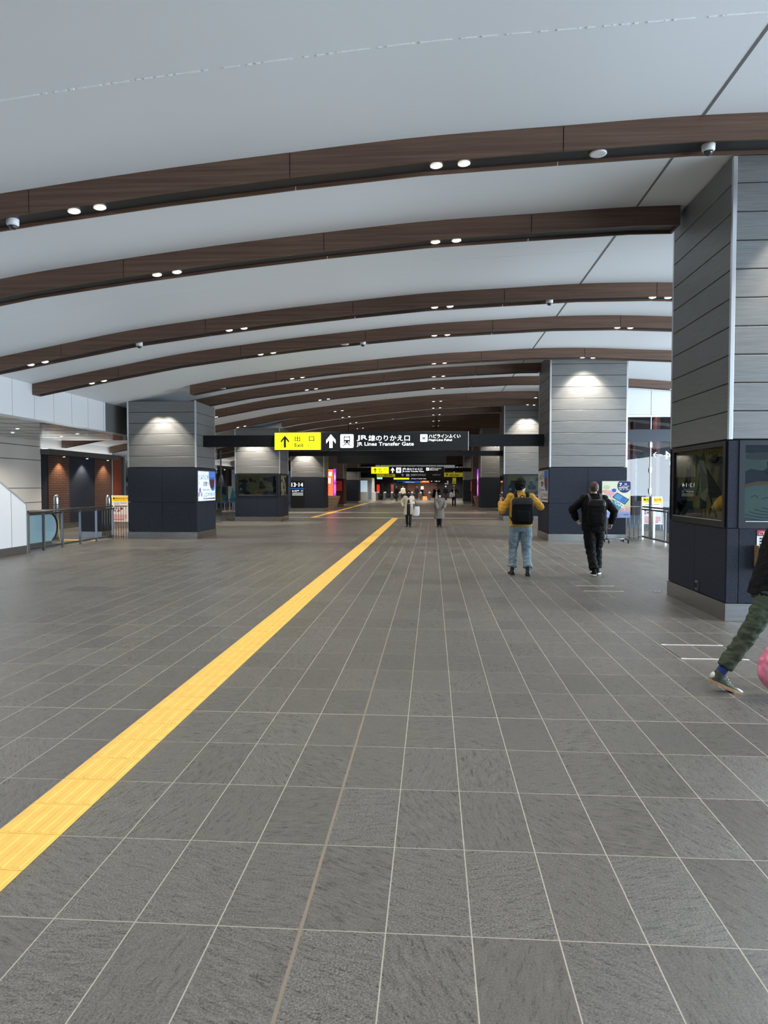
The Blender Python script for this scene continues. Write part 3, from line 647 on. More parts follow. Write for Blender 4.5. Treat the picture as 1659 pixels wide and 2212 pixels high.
def escalator(x0, x1, y0, y1, label):
    t = thing('escalator', label, 'escalator', ((x0 + x1) / 2, y1, 0))
    for x in (x0, x1):
        r = .42; pts = [(y0, .12), (y1 - r * .3, .12)] + [(y1 - r + r * math.cos(R(a)), .50 + r * math.sin(R(a)) * (.9 if a > 0 else .9)) for a in range(-60, 91, 15)] + [(y0, .88)]
        mb = MB(GLASSB); mb.prism(pts, lambda u, v, d: (d, u, v), x - .006, x + .006); mb.build('glass_balustrade', t)
        mb = MB(BLK); mb.tube([(x, y0, .90)] + [(x, y1 - r + (r + .02) * math.cos(R(a)), .50 + (r * .9 + .02) * math.sin(R(a))) for a in range(90, -75, -12)], .034, 10); mb.build('handrail', t)
        mb = MB(STEEL); mb.box(x - .06, x + .06, y0, y1 - .35, 0, .13); mb.build('skirt', t)
    mb = MB(STEEL); mb.box(x0 + .06, x1 - .06, y0, y1 + .3, 0.0, .012); mb.build('landing_plate', t)
    return t
escalator(-11.55, -10.35, 16.4, 18.9, 'escalator head with blue-tinted glass sides behind the left railing')
def railing(pts, label, h=1.0, glass=True, group='steel railings'):
    """posts at every point, top rail, lower rail, glass infill"""
    t = thing('railing', label, 'railing', (pts[0][0], pts[0][1], 0), 0, group)
    for x, y in pts:
        d = Vector((pts[-1][0] - pts[0][0], pts[-1][1] - pts[0][1], 0)).normalized(); n = Vector((-d.y, d.x, 0))
        c = [Vector((x, y, 0)) + d * a * .018 + n * b * .03 for a, b in ((-1, -1), (1, -1), (1, 1), (-1, 1))]
        mb = MB(SSTEEL); mb.hexa([(*p.xy, 0) for p in c] + [(*p.xy, h - .05) for p in c]); mb.build('post', t)
    a, b = Vector((*pts[0], 0)), Vector((*pts[-1], 0))
    mb = MB(DSTEEL); mb.cyl(a + Vector((0, 0, h)), b + Vector((0, 0, h)), .024, 12); mb.build('handrail', t)
    d = (b - a).normalized(); n = Vector((-d.y, d.x, 0)) * .015
    for z0, z1, nm in ((h - .1, h - .055, 'upper_rail'), (.07, .12, 'lower_rail')):
        mb = MB(DSTEEL); mb.hexa([(*(p + q).xy, z) for z in (z0, z1) for p, q in ((a, n), (b, n), (b, -n), (a, -n))]); mb.build(nm, t)
    if glass:
        n = n * .3
        for (p, q) in zip(pts[:-1], pts[1:]):
            p = Vector((*p, 0)) + d * .03; q = Vector((*q, 0)) - d * .03
            mb = MB(GLASS); mb.poly([(*p.xy, .12), (*q.xy, .12), (*q.xy, h - .1), (*p.xy, h - .1)]); mb.build('glass_panel', t)
    return t
railing([(-9.70, 16.42), (-9.70, 17.1), (-9.70, 18.0), (-9.70, 18.95), (-9.70, 19.9), (-9.70, 20.95)], 'glass-filled steel railing running from the white parapet to the left pillar')
def bar_fence(x0, x1, y, n, label, h=1.0):
    t = thing('bar_fence', label, 'fence', ((x0 + x1) / 2, y, 0), 0, 'short vertical-bar fences')
    mb = MB(DSTEEL); mb.cyl((x0, y, h), (x1, y, h), .018, 10); mb.build('top_rail', t)
    mb = MB(DSTEEL); mb.cyl((x0, y, .08), (x1, y, .08), .012, 8); mb.build('bottom_rail', t)
    for k in range(n):
        x = x0 + (x1 - x0) * (k + .5) / n; mb = MB(DSTEEL); mb.cyl((x, y, 0.0), (x, y, h), .009, 8); mb.build('bar', t)
    return t
bar_fence(-9.68, -9.29, 21.05, 5, 'short fence of dark vertical bars in front of the left notice board')
bar_fence(-9.5, -9.04, 32.2, 6, 'short fence of dark vertical bars between the two left pillars')
bar_fence(5.68, 6.34, 22.1, 5, 'short fence of vertical bars to the right of the poster stand')
def bollard(x, y, h, r, label):
    t = thing('bollard', label, 'bollard', (x, y, 0), 0, 'round-topped steel bollards')
    mb = MB(SSTEEL); mb.lathe((x, y, 0), [(r, 0.02), (r, h - .12), (r * .96, h - .07), (r * .75, h - .02), (r * .3, h)], 24); mb.build('steel_tube', t)
    mb = MB(DSTEEL); mb.lathe((x, y, 0), [(r + .02, 0), (r + .02, .02), (r, .03)], 24); mb.build('base_ring', t)
    mb = MB(PLG); mb.lathe((x, y, 0), [(r + .002, h - .30), (r + .002, h - .28)], 24); mb.build('seam_band', t)
bollard(-11.05, 20.2, 1.36, .075, 'round-topped steel bollard in front of the first brick panel, farther left')
bollard(-10.07, 21.5, 1.34, .085, 'round-topped steel bollard standing beside the notice board on the left')
bollard(6.8, 22.6, 1.34, .07, 'round-topped steel bollard behind the right glass railing')
railing([(6.4, 22.1), (6.4, 21.0), (6.4, 19.95), (6.4, 18.9), (6.4, 17.8), (6.4, 16.7)], 'steel and glass railing on the right between two big pillars')
t = thing('stair_enclosure', 'low dark glass and steel box by the gap between left pillars', 'enclosure', (-9.5, 31.2, 0))
box_thing('steel_box', t, STEEL, -9.75, -9.42, 29.6, 31.2, 0, .52)
mb = MB(CASEGL); mb.poly([(-9.43, 29.6, .6), (-9.43, 31.2, .6), (-9.43, 31.2, 3.2), (-9.43, 29.6, 3.2)]); mb.poly([(-9.75, 29.6, .6), (-9.43, 29.6, .6), (-9.43, 29.6, 3.2), (-9.75, 29.6, 3.2)]); mb.build('glass_panel', t)
mb = MB(DSTEEL); mb.box(-9.75, -9.41, 29.58, 31.22, .52, .58); mb.box(-9.46, -9.41, 31.17, 31.22, .5, 3.2); mb.build('frame', t)

# yellow tactile lines
TY = mat('tactile_yellow', (0.98, 0.60, 0.13), 0.5, noise_amt=.07, nscale=9); TYD = mat('tactile_joint', srgb(140, 100, 20), .8)
def tactile(x0, x1, y0, y1, label, step=.3055, start=3.122, ribs=True):
    mb = MB(TYD); mb.box(x0, x1, y0, y1, .0002, .0015); n0 = math.floor((y0 - start) / step); y = start + n0 * step
    mb.use(TY)
    while y < y1:
        a, b = max(y + .0015, y0), min(y + step - .0015, y1)
        if b > a:
            mb.box(x0, x1, a, b, .0005, .004)
            if ribs and y < 22:
                for k in range(4):
                    c = x0 + (x1 - x0) * (k + .5) / 4; pts = [(c - .022, .004), (c + .022, .004), (c + .016, .0058), (c - .016, .0058)]
                    mb.prism(pts, lambda u, v, d: (u, d, v), a + .012, b - .012)
        y += step
    return tag(recenter(mb.build('tactile_paving'), ((x0 + x1) / 2, (y0 + y1) / 2, 0)), label, 'tactile paving', 'yellow tactile lines in the floor')
tactile(-2.022, -1.715, .5, 36.0, 'yellow ribbed tactile line running diagonally from the lower left corner')
tactile(-6.3, -6.0, 36.2, 73, 'yellow tactile line beyond the first, passing the orange screen', ribs=False)
tactile(-12.6, -9.95, 20.3, 20.6, 'short yellow tactile line at the escalator head on the left', ribs=False)
for i, (y, l) in enumerate(((36.1, 'nearer pale strip set across the far concourse floor'), (43.3, 'farther pale strip set across the far concourse floor'))):
    mb = MB(mat('pale_strip', (0.78, 0.76, 0.70), .35)); mb.box(-9.0, 3.3, y - .17, y + .17, .0005, .003); tag(recenter(mb.build('floor_strip'), (-2.8, y, 0)), l, 'floor strip', 'pale strips across the floor')
# floor hatches: steel edge angles around two by one tiles
def hatch(x0, x1, y0, y1, label):
    t = thing('floor_hatch', label, 'floor hatch', ((x0 + x1) / 2, (y0 + y1) / 2, 0), 0, 'steel-edged hatches in the floor'); st = mat('hatch_edge', (0.92, 0.90, 0.85), .4)
    for y in (y0, y1):
        mb = MB(st); mb.box(x0, x1, y - .008, y + .008, 0, .003); mb.box(x0 + .01, x0 + .05, y - .013, y + .013, 0, .0035); mb.box(x1 - .05, x1 - .01, y - .013, y + .013, 0, .0035); mb.build('edge_bar', t)
    for x in (x0, x1): mb = MB(DSTEEL); mb.box(x - .003, x + .003, y0, y1, 0, .002); mb.build('side_bar', t)
hatch(2.34, 2.96, 6.80, 7.39, 'near steel-edged floor hatch by the trailing shoe')
hatch(2.34, 2.95, 11.12, 11.70, 'far steel-edged floor hatch behind the man in black')
t = thing('floor_bolt', 'small silver floor fitting beside the big right pillar', 'floor fitting', (3.42, 11.1, 0))
mb = MB(SSTEEL); mb.box(3.37, 3.53, 11.09, 11.105, 0, .006); mb.cyl((3.40, 11.1, .004), (3.43, 11.1, .004), .012, 8); mb.cyl((3.46, 11.1, 0), (3.46, 11.1, .012), .02, 10); mb.build('bolt_plate', t)

# ------------------------------------------------------------------ right side window wall
WY = 28.2
mb = MB(WHITE); mb.box(5.4, 16.3, WY, WY + .2, 4.36, 5.6); mb.use(SEAM)
for x in (6.4, 7.38, 8.42, 9.46, 10.5, 11.5): mb.box(x, x + .012, WY - .004, WY, 4.36, 5.6)
structure(mb.build('wall_back_right'))
mb = MB(TRIM); mb.box(5.4, 16.3, WY - .05, WY + .05, 4.30, 4.37); structure(mb.build('trim_4'))
t = thing('window_wall', 'tall glazed wall with a dark transom and hanging white brackets', 'window', (9, WY, 0))
mb = MB(glass_mat('window_glass', (0.9, 0.95, 0.97))); mb.poly([(5.4, WY, .5), (16.2, WY, .5), (16.2, WY, 4.3), (5.4, WY, 4.3)]); mb.build('glass_sheet', t)
box_thing('dark_transom', t, mat('transom_navy', (0.012, 0.022, 0.040), .35), 5.4, 16.2, WY - .06, WY + .06, 3.36, 3.82)
box_thing('base_rail', t, mat('base_rail_grey', (0.06, 0.085, 0.11), .4), 5.4, 16.2, WY - .05, WY + .05, 0, .5)
for x in (8.42, 10.6, 12.8): box_thing('mullion', t, TRIM, x - .012, x + .012, WY - .05, WY + .02, .5, 4.3)
for x in (8.42, 10.6):
    for z in (3.12, 2.15, 1.35): box_thing('bracket', t, PLW, x - .045, x + .045, WY - .08, WY - .05, z, z + .20)
f = Face((0, WY - .006, 0), (-1, 0, 0), (0, -1, 0))   # lettering read from outside, so mirrored here
f = Face((0, WY - .006, 0), (-1, 0, 0), (0, -1, 0)); LT = mat('glass_lettering', (0.75, 0.8, 0.84), .5)
f.text('14', -9.44, -8.95, 2.68, 2.98, LT, .01, keep=False); f.text('1', -9.25, -9.15, 2.46, 2.60, LT)
f.line([(-8.86, 2.84), (-8.52, 2.84)], .035, LT); f.line([(-8.64, 2.94), (-8.52, 2.84), (-8.64, 2.74)], .035, LT)
f.build('lettering', t)
# outside: dark red fins, pale lift shaft, dark canopy
FIN = mat('dark_red_fin', (0.10, 0.030, 0.034), .5)
for i, (x, y, wd) in enumerate(((7.95, 30.6, .14), (9.2, 30.0, .14), (9.75, 29.6, .3), (10.6, 31.2, .16), (8.85, 32.2, .12), (11.4, 30, .3), (8.3, 31.0, .10))):
    m_ = MB(FIN).box(x, x + wd, y, y + .5, 0, 4.5).build('red_fin'); tag(recenter(m_, (x, y, 0)), 'dark red vertical fin outside the right window, %s from its left' % ORD[[0, 3, 4, 5, 2, 6, 1][i]], 'fin', 'dark red fins outside the window')
m_ = MB(mat('blue_black_column', (0.01, 0.02, 0.03), .3)).box(7.9, 8.35, 31.5, 32.0, 0, 4.5).build('dark_column'); tag(recenter(m_, (8.1, 31.7, 0)), 'blue-black column outside behind the right window', 'column')
m_ = MB(mat('canopy_dark', (0.03, 0.02, 0.022), .5)).box(5.4, 14, 28.6, 33, 5.2, 5.3).build('canopy'); tag(recenter(m_, (10, 35, 4.5)), 'dark canopy outside above the right window wall', 'canopy')
m_ = MB(mat('canopy_dark', (0.03, 0.02, 0.022), .5)).box(5.4, 14, 32.9, 33.0, 2.95, 5.2).build('canopy_fascia'); tag(recenter(m_, (10, 32.95, 3)), 'dark fascia hanging outside behind the top of the window wall', 'fascia')
t = thing('lift_tower', 'pale blue lattice-fronted tower outside behind the window', 'tower', (9.5, 36, 0)); PB = mat('pale_blue_panel', (0.26, 0.46, 0.62), .5)
box_thing('shaft', t, PB, 8.2, 10.4, 37, 38.5, 0, 3.6)
for k in range(5): box_thing('lattice_post', t, mat('lattice_dark', (0.08, 0.09, 0.1), .5), 8.3 + k * .45, 8.38 + k * .45, 36.8, 36.95, 0, 3.6)
for k in range(8): box_thing('lattice_rail', t, mat('lattice_dark', (0.08, 0.09, 0.1), .5), 8.2, 10.4, 36.85, 36.92, .3 + k * .42, .35 + k * .42)
m_ = MB(mat('outside_counter', (0.04, 0.05, 0.06), .5)).box(5.6, 16, 33.5, 33.8, 0, .95).build('outdoor_wall'); tag(recenter(m_, (9, 33.6, 0)), 'low dark wall outside the right window', 'wall')

# ------------------------------------------------------------------ shell: rear, sides, far end
DKW = mat('shell_grey', (0.22, 0.22, 0.22), .7)
structure(MB(DKW).box(-14.1, 1.0, -9.2, -9, 0, 4.8).build('wall_rear'))
structure(MB(mat('bulkhead_wood_dark', (0.09, 0.055, 0.04), .5)).box(-14, 16.3, 70.0, 70.3, 3.55, 5.6).build('wall_far'))
structure(MB(mat('low_soffit', (0.25, 0.25, 0.25), .6)).box(-14, 16.3, 70.0, 98, 3.55, 3.7).build('ceiling'))
structure(MB(WHITE).box(16.3, 16.5, 28.2, 70, 0, 5).build('wall_right'))
structure(MB(mat('shop_wall_grey', (0.10, 0.105, 0.11), .5)).box(-10.6, -10.4, 70, 98, 0, 3.6).build('wall_left'))
structure(MB(mat('shop_wall_grey', (0.10, 0.105, 0.11), .5)).box(6.2, 6.4, 59, 98, 0, 3.6).build('wall_right'))
structure(MB(mat('shop_wall_grey', (0.10, 0.105, 0.11), .5)).box(5.6, 6.4, 36, 59, 0, 5.4).build('wall_right'))
mb = MB(mat('end_wall_navy', (0.02, 0.024, 0.03), .5)); mb.box(-10.6, 6.4, 97, 97.2, 0, 3.6); mb.use(mat('end_wall_brown', (0.16, 0.075, 0.06), .5, noise_amt=.15, nscale=3)); mb.box(-3.4, .6, 96.9, 97, 0, 2.2)
structure(mb.build('wall_far'))
for x in (-4.5, -1.0, 2.5):
    for j, y in enumerate((72, 76, 80, 84, 89, 94)):
        downlight(x, y, 3.545, 'tiny far ceiling lamp, %s row %s from the camera' % ({-4.5: 'left', -1.0: 'middle', 2.5: 'right'}[x], ORD[j]), r=.07, group='lamps in the low far ceiling')
        if True: spot('far_lamp_beam', (x, y, 3.5), 420, 140)

# ------------------------------------------------------------------ signs
def train_icon(f, a0, a1, b0, b1, wh, bk, d=0.006):
    W, H_ = a1 - a0, b1 - b0; f.rrect(a0, a1, b0, b1, W * .1, wh, 0, d)
    u = lambda x: a0 + W * x; v = lambda y: b0 + H_ * y; D = d + .002
    f.rrect(u(.27), u(.73), v(.34), v(.86), W * .07, bk, 0, D)
    f.rect(u(.36), u(.64), v(.80), v(.83), wh, 0, D + .002); f.rect(u(.32), u(.68), v(.58), v(.76), wh, 0, D + .002)
    f.ell(u(.37), v(.43), W * .05, W * .05, wh, 0, D + .002, 12); f.ell(u(.63), v(.43), W * .05, W * .05, wh, 0, D + .002, 12)
    f.line([(u(.40), v(.33)), (u(.22), v(.14))], W * .05, bk, 0, D); f.line([(u(.60), v(.33)), (u(.78), v(.14))], W * .05, bk, 0, D)
    f.line([(u(.34), v(.26)), (u(.66), v(.26))], W * .04, bk, 0, D)
def transfer_face(f, W, H_, yel, wh, gr, par):
    """f origin = lower left of the sign face"""
    U = lambda x: (x - 20) / 1610 * W; V = lambda y: (205 - y) / 155 * H_
    bk = SBK
    f.rect(U(24), U(412), V(199), V(56), yel, 0, .004)
    f.arrow(U(110), V(180), V(80) - V(180), U(145) - U(75), bk, 0, .008, st=.13)
    f.text('出', U(192), U(240), V(128), V(84), bk, .02); f.text('口', U(313), U(357), V(128), V(86), bk, .02)
    f.text('Exit', U(192), U(268), V(176), V(143), bk, .016); f.text('출구', U(295), U(348), V(176), V(147), gr, .012)
    f.build('exit_panel', par); f = Face(f.o, f.u, f.n)
    f.arrow(U(497), V(184), V(70) - V(184), U(537) - U(458), wh, 0, .006, st=.17)
    f.build('arrow', par); f = Face(f.o, f.u, f.n)
    train_icon(f, U(575), U(686), V(184), V(70), wh, bk)
    f.text('JR', U(712), U(802), V(127), V(79), wh, .022); f.text('線のりかえ口', U(810), U(1152), V(128), V(78), wh, .010)
    f.text('JR Lines Transfer Gate', U(712), U(1185), V(176), V(136), wh, .012)
    f.build('transfer_lettering', par); f = Face(f.o, f.u, f.n)
    train_icon(f, U(1238), U(1297), V(135), V(73), wh, bk)
    f.text('ハピラインふくい', U(1308), U(1567), V(105), V(73), wh, .012); f.text('Hapi-Line Fukui', U(1308), U(1498), V(135), V(110), wh, .012)
    f.build('line_name_lettering', par)
def hanging_sign(x0, x1, z0, z1, y, barx, barz, label, yel=YEL, wh=SWH, gr=SGR):
    t = thing('hanging_sign', label, 'sign', ((x0 + x1) / 2, y, z0), 0, 'illuminated transfer gate signs')
    box_thing('sign_box', t, SBK, x0, x1, y - .13, y + .13, z0, z1, .008)
    f = faceY(x0, y - .13, z0); transfer_face(f, x1 - x0, z1 - z0, yel, wh, gr, t)
    box_thing('end_trim', t, TRIM, x1, x1 + .02, y - .135, y + .135, z0, z1)
    box_thing('support_beam', t, BLK, barx[0], barx[1], y + .0, y + .13, barz[0], barz[1])
    box_thing('pillar_bracket', t, DSTEEL, barx[1], barx[1] + .05, y + .04, y + .09, barz[0] + .08, barz[1] - .08)
    return t
hs = hanging_sign(-4.86, 1.07, 2.71, 3.275, 21.75, (-7.12, 3.36), (2.835, 3.19), 'large lit overhead sign, yellow exit panel and white arrows, nearest the camera')
hs2 = hanging_sign(-4.92, .92, 2.60, 3.18, 57.0, (-7.3, 3.08), (2.78, 3.08), 'small bright overhead sign with yellow exit panel, seen far down the hall')
mb = MB(BLK)
for x in (-4.2, .3): mb.cyl((x, 57.0, 3.17), (x, 57.0, prof(x)), .02, 8)
mb.build('hanger', hs2)
t = thing('overhead_beam', 'long black overhead beam just below and behind the large lit sign', 'beam', (-2, 34.5, 3.07)); box_thing('beam_box', t, BLK, -7.0, 3.37, 34.4, 34.6, 3.08, 3.32)
t = thing('unlit_sign', 'black unlit overhead panel behind the large sign, second row', 'sign', (-2, 37, 2.8))
box_thing('panel_box', t, BLK, -4.97, .71, 36.9, 37.15, 2.80, 3.22)
mb = MB(BLK)
for x in (-4.4, .2): mb.cyl((x, 37, 3.2), (x, 37, prof(x) - .02), .02, 8)
mb.build('hanger', t)
t = thing('overhead_banner', 'pale grey overhead banner strip above the far bright sign', 'banner', (-1.6, 61, 3.2))
box_thing('banner_box', t, SWD, -4.9, 1.9, 60.95, 61.1, 3.16, 3.42); f = faceY(-4.9, 60.95, 3.16); f.text('ようこそふくいへ', 2.2, 5.2, .05, .2, SBK, .01); f.build('lettering', t)
mb = MB(BLK)
for x in (-4, 1): mb.cyl((x, 61.02, 3.4), (x, 61.02, prof(x)), .02, 8)
mb.build('hanger', t)
def plain_sign(nm, label, y, x0, x1, z0, z1, parts, hx=None, top=None):
    t = thing(nm, label, 'sign', ((x0 + x1) / 2, y, z0), 0, 'far overhead signs'); box_thing('sign_box', t, SBK, x0, x1, y, y + .2, z0, z1)
    f = faceY(0, y, 0)
    for p in parts:
        if p[0] == 'r': f.rect(p[1], p[2], p[3], p[4], p[5])
        if p[0] == 't': f.text(p[6], p[1], p[2], p[3], p[4], p[5], .02, d=.012)
        if p[0] == 'a': f.arrow(p[1], p[2], p[3], p[4], p[5], 0, .012)
    f.build('sign_face', t)
    mb = MB(BLK); tp = top if top else prof(x0)
    for x in (x0 + .4, x1 - .4): mb.cyl((x, y + .1, z1 - .01), (x, y + .1, tp), .02, 8)
    mb.build('hanger', t); return t
plain_sign('hanging_sign', 'dim overhead sign with dark yellow exit panels at both ends', 62, -4.9, 2.65, 2.39, 2.82, [('r', -4.88, -3.25, 2.41, 2.78, YELD), ('r', 1.0, 2.63, 2.43, 2.80, YELD), ('a', 1.25, 2.5, .25, .18, SBK), ('t', 1.5, 2.3, 2.5, 2.7, SBK, '出口 Exit'), ('t', -4.2, -3.5, 2.5, 2.7, SBK, '出口 Exit'), ('a', -2.6, 2.47, .25, .2, SWD), ('r', -2.3, -2.0, 2.47, 2.70, SWD), ('t', -1.9, -.6, 2.46, 2.72, SWD, 'JR線のりかえ口'), ('t', 0, .7, 2.55, 2.65, SWD, 'ハピライン')])
plain_sign('hanging_sign', 'thin far sign with a bright yellow left half above the gates', 70.6, -4.3, 1.0, 2.14, 2.45, [('r', -3.85, -2.3, 2.28, 2.44, YEL), ('t', -2.1, -.6, 2.3, 2.4, SWH, 'JR Lines Transfer Gate')], top=3.56)
plain_sign('hanging_sign', 'far blue and orange overhead sign over the ticket gates', 79.5, -4.6, 1.6, 1.98, 2.36, [('r', -4.0, -2.2, 2.15, 2.34, SBL), ('r', -2.1, -1.4, 2.1, 2.34, SBL), ('r', -3.3, -1.4, 1.99, 2.13, SBL), ('r', -1.35, -.35, 1.99, 2.34, SOR), ('t', -1.1, -.5, 2.12, 2.25, SWH, '出口'), ('t', -3.0, -2.0, 2.03, 2.10, SWH, '新幹線 Tickets'), ('a', -.1, 2.1, .2, .15, SWH), ('t', .2, .9, 2.12, 2.24, SWH, '精算')], top=3.56)
# 13·14 wayfinding board on the third left pillar
t = thing('platform_sign', 'black board with white 13·14 on a left pillar', 'sign', (-8.6, 44.68, .23)); box_thing('board', t, SBK, -9.0, -8.12, 44.66, 44.70, .22, 1.96)
f = faceY(-9.0, 44.66, .23); f.text('13·14', .06, .80, 1.34, 1.60, SWH, .015); f.rect(0, .88, 1.20, 1.25, SBL); f.text('6-12', .1, .40, 1.03, 1.13, SWH, .02); f.text('号車', .42, .55, 1.06, 1.13, SWH, .01); f.rect(.66, .80, 1.03, 1.14, SWD); f.rect(.1, .80, .78, .98, SWD); f.line([(.14, .88), (.76, .88)], .01, SBK, 0, .008); f.build('lettering', t)

# travel posters on the inner faces of the first pair of pillars
def travel_poster(f, W, H_, wh, dark, lit=True):
    sky = mat('poster_sky' + ('' if lit else '_dim'), srgb(66, 110, 190), .5, emit=srgb(66, 110, 190) if lit else None, es=.7); red = mat('poster_red', srgb(120, 60, 60), .5); mauve = mat('poster_mauve', srgb(160, 140, 215), .5); pk = mat('poster_pink', srgb(235, 180, 205), .5); gn = mat('poster_green', srgb(170, 215, 190), .5)
    f.rect(0, W, 0, H_, wh, 0, .01); D = .012
    f.text('ようこそ', W * .17, W * .60, H_ * .72, H_ * .88, dark, .01, D + .003); f.text('北陸へ', W * .28, W * .64, H_ * .50, H_ * .66, dark, .01, D + .003)
    f.text('Welcome to Hokuriku', W * .26, W * .66, H_ * .35, H_ * .41, dark, .0, D + .003)
    for k, (z, w_) in enumerate(((.84, .1), (.78, .08), (.71, .1), (.62, .05), (.58, .06))): f.rect(W * .05, W * (.05 + w_), H_ * z, H_ * (z + .012), dark, 0, D)
    f.poly([(W * (.86 + .24 * math.cos(R(a))), H_ * (.85 + .52 * math.sin(R(a)))) for a in range(180, 306, 9)] + [(W, H_ * .99), (W * .62, H_ * .99)], sky, 0, D)
    f.poly([(W * .66, H_ * .62), (W * .74, H_ * .45), (W * .84, H_ * .38), (W * .93, H_ * .5), (W * .95, H_ * .74), (W * .68, H_ * .72)], red, 0, D + .002)
    for k in range(4): f.rect(W * (.70 + .055 * k), W * (.715 + .055 * k), H_ * .45, H_ * .76, dark, 0, D + .003)
    f.line([(W * .66, H_ * .77), (W * .95, H_ * .79)], H_ * .02, red, 0, D + .004)
    f.ell(W * .12, H_ * .36, W * .05, H_ * .09, mauve, 0, D, 18); f.ell(W * .06, H_ * .22, W * .05, H_ * .08, pk, 0, D, 18); f.ell(W * .2, H_ * .22, W * .05, H_ * .08, gn, 0, D, 18)
    f.line([(W * .30, H_ * .11), (W * .33, H_ * .16), (W * .42, H_ * .24), (W * .50, H_ * .255), (W * .98, H_ * .26)], H_ * .012, dark, 0, D + .002)
    f.line([(W * .42, H_ * .15), (W * .55, H_ * .185), (W * .98, H_ * .185)], H_ * .01, dark, 0, D + .002)
    f.line([(W * .30, H_ * .11), (W * .42, H_ * .125), (W * .5, H_ * .17)], H_ * .008, dark, 0, D + .002)
    for k in range(5): f.rect(W * (.58 + .08 * k), W * (.61 + .08 * k), H_ * .205, H_ * .23, dark, 0, D + .002)
    f.poly([(W * .28, H_ * .06), (W * .98, H_ * .06), (W * .98, H_ * .10), (W * .28, H_ * .08)], dark, 0, D + .002)
PWH = sign_lit('poster_white_lit', (205, 222, 245), .80); PDK = mat('poster_ink', srgb(36, 44, 60), .6); PWN = mat('poster_paper', srgb(205, 205, 205), .5)
t = thing('travel_poster', 'bright backlit poster with a train on the left pillar', 'poster', (-7.13, 22.05, 1.15)); f = faceXp(-7.14, 21.2, 1.15); travel_poster(f, 1.72, .93, PWH, PDK); f.build('printed_sheet', t)
f = faceXp(-7.14, 21.2, 1.15); f.line([(0, 0), (1.72, 0), (1.72, .93), (0, .93), (0, 0)], .02, TRIM, 0, .016); f.build('poster_frame', t)
t = thing('travel_poster', 'unlit poster with a train on the right pillar, behind the man in yellow', 'poster', (3.42, 22.2, 1.15)); f = faceXm(3.42, 23.2, 1.15); travel_poster(f, 1.9, .95, PWN, PDK, False); f.build('printed_sheet', t)
f = faceXm(3.42, 23.2, 1.15); f.line([(0, 0), (1.9, 0), (1.9, .95), (0, .95), (0, 0)], .02, TRIM, 0, .016); f.build('poster_frame', t)

# notice boards (lost property) on both sides
def notice_board(x, y, rz, label, sc_=1.0):
    t = thing('notice_board', label, 'notice board', (x, y, 0), rz, 'lost property notice boards'); W, H_ = .74, 1.22
    fr = MB(mat('board_frame_white', (.75, .75, .76), .4))
    for a in (-W / 2, W / 2):
        fr.tube([(a, -.22, 0), (a * .96, 0, H_)], .02, 8); fr.tube([(a, .25, 0), (a * .96, 0, H_)], .02, 8)
    for z in (.22, H_): fr.tube([(-W / 2, -.22 + z / H_ * .22, z), (W / 2, -.22 + z / H_ * .22, z)], .018, 8)
    fr.build('folding_frame', t, local=True)
    v = Vector((0, .22, H_)).normalized(); n = Vector((0, -v.z, v.y))
    f = Face((-W / 2 + .02, -.185, .22), (1, 0, 0), n, v); w_ = W - .04; h = 1.0
    pw = mat('notice_paper', srgb(232, 226, 222), .5); ye = mat('notice_yellow', srgb(250, 215, 20), .5, emit=srgb(250, 215, 20), es=.15); rd = mat('notice_red', srgb(200, 60, 30), .5); nk = mat('notice_ink', srgb(30, 26, 24), .6); bu = mat('notice_blue', srgb(60, 120, 180), .5); pk = mat('notice_pink', srgb(225, 120, 140), .5)
    f.rect(0, w_, 0, h, pw, -.01, .004); f.rect(.01, w_ - .01, h * .8, h - .01, ye, 0, .008)
    f.text('車内の', .04, w_ * .48, h * .87, h * .96, nk, .03, .012); f.text('お忘れ物', w_ * .49, w_ - .03, h * .87, h * .96, rd, .03, .012); f.text('お気をつけください', .1, w_ - .1, h * .815, h * .85, nk, .01, .012)
    f.rect(.1, .3, h * .73, h * .745, bu, 0, .008); f.rect(.35, .6, h * .73, h * .745, nk, 0, .008); f.ell(w_ * .3, h * .68, .12, .03, mat('notice_cloud', srgb(190, 200, 225), .5), 0, .008, 16)
    rnd = random.Random(int(x * 10))
    for k in range(9): f.ell(.09 + .08 * (k % 5) + rnd.uniform(0, .04), h * (.50 - .1 * (k // 5)) + rnd.uniform(0, .04), rnd.uniform(.02, .05), rnd.uniform(.03, .06), [nk, bu, nk, rd, nk, bu, rd, nk, pk][k], 0, .008, 10)
    for z in (.24, .18, .12, .06): f.rect(.06, w_ - .06 - .1 * (z < .1), h * z, h * (z + .03), pk if z > .1 else rd, 0, .008)
    f.mb.build('printed_panel', t, local=True)
notice_board(-12.25, 27.2, R(4), 'yellow-headed lost property board on the left, by the brick wall')
notice_board(8.2, 27.2, R(-4), 'yellow-headed lost property board on the right, by the window')

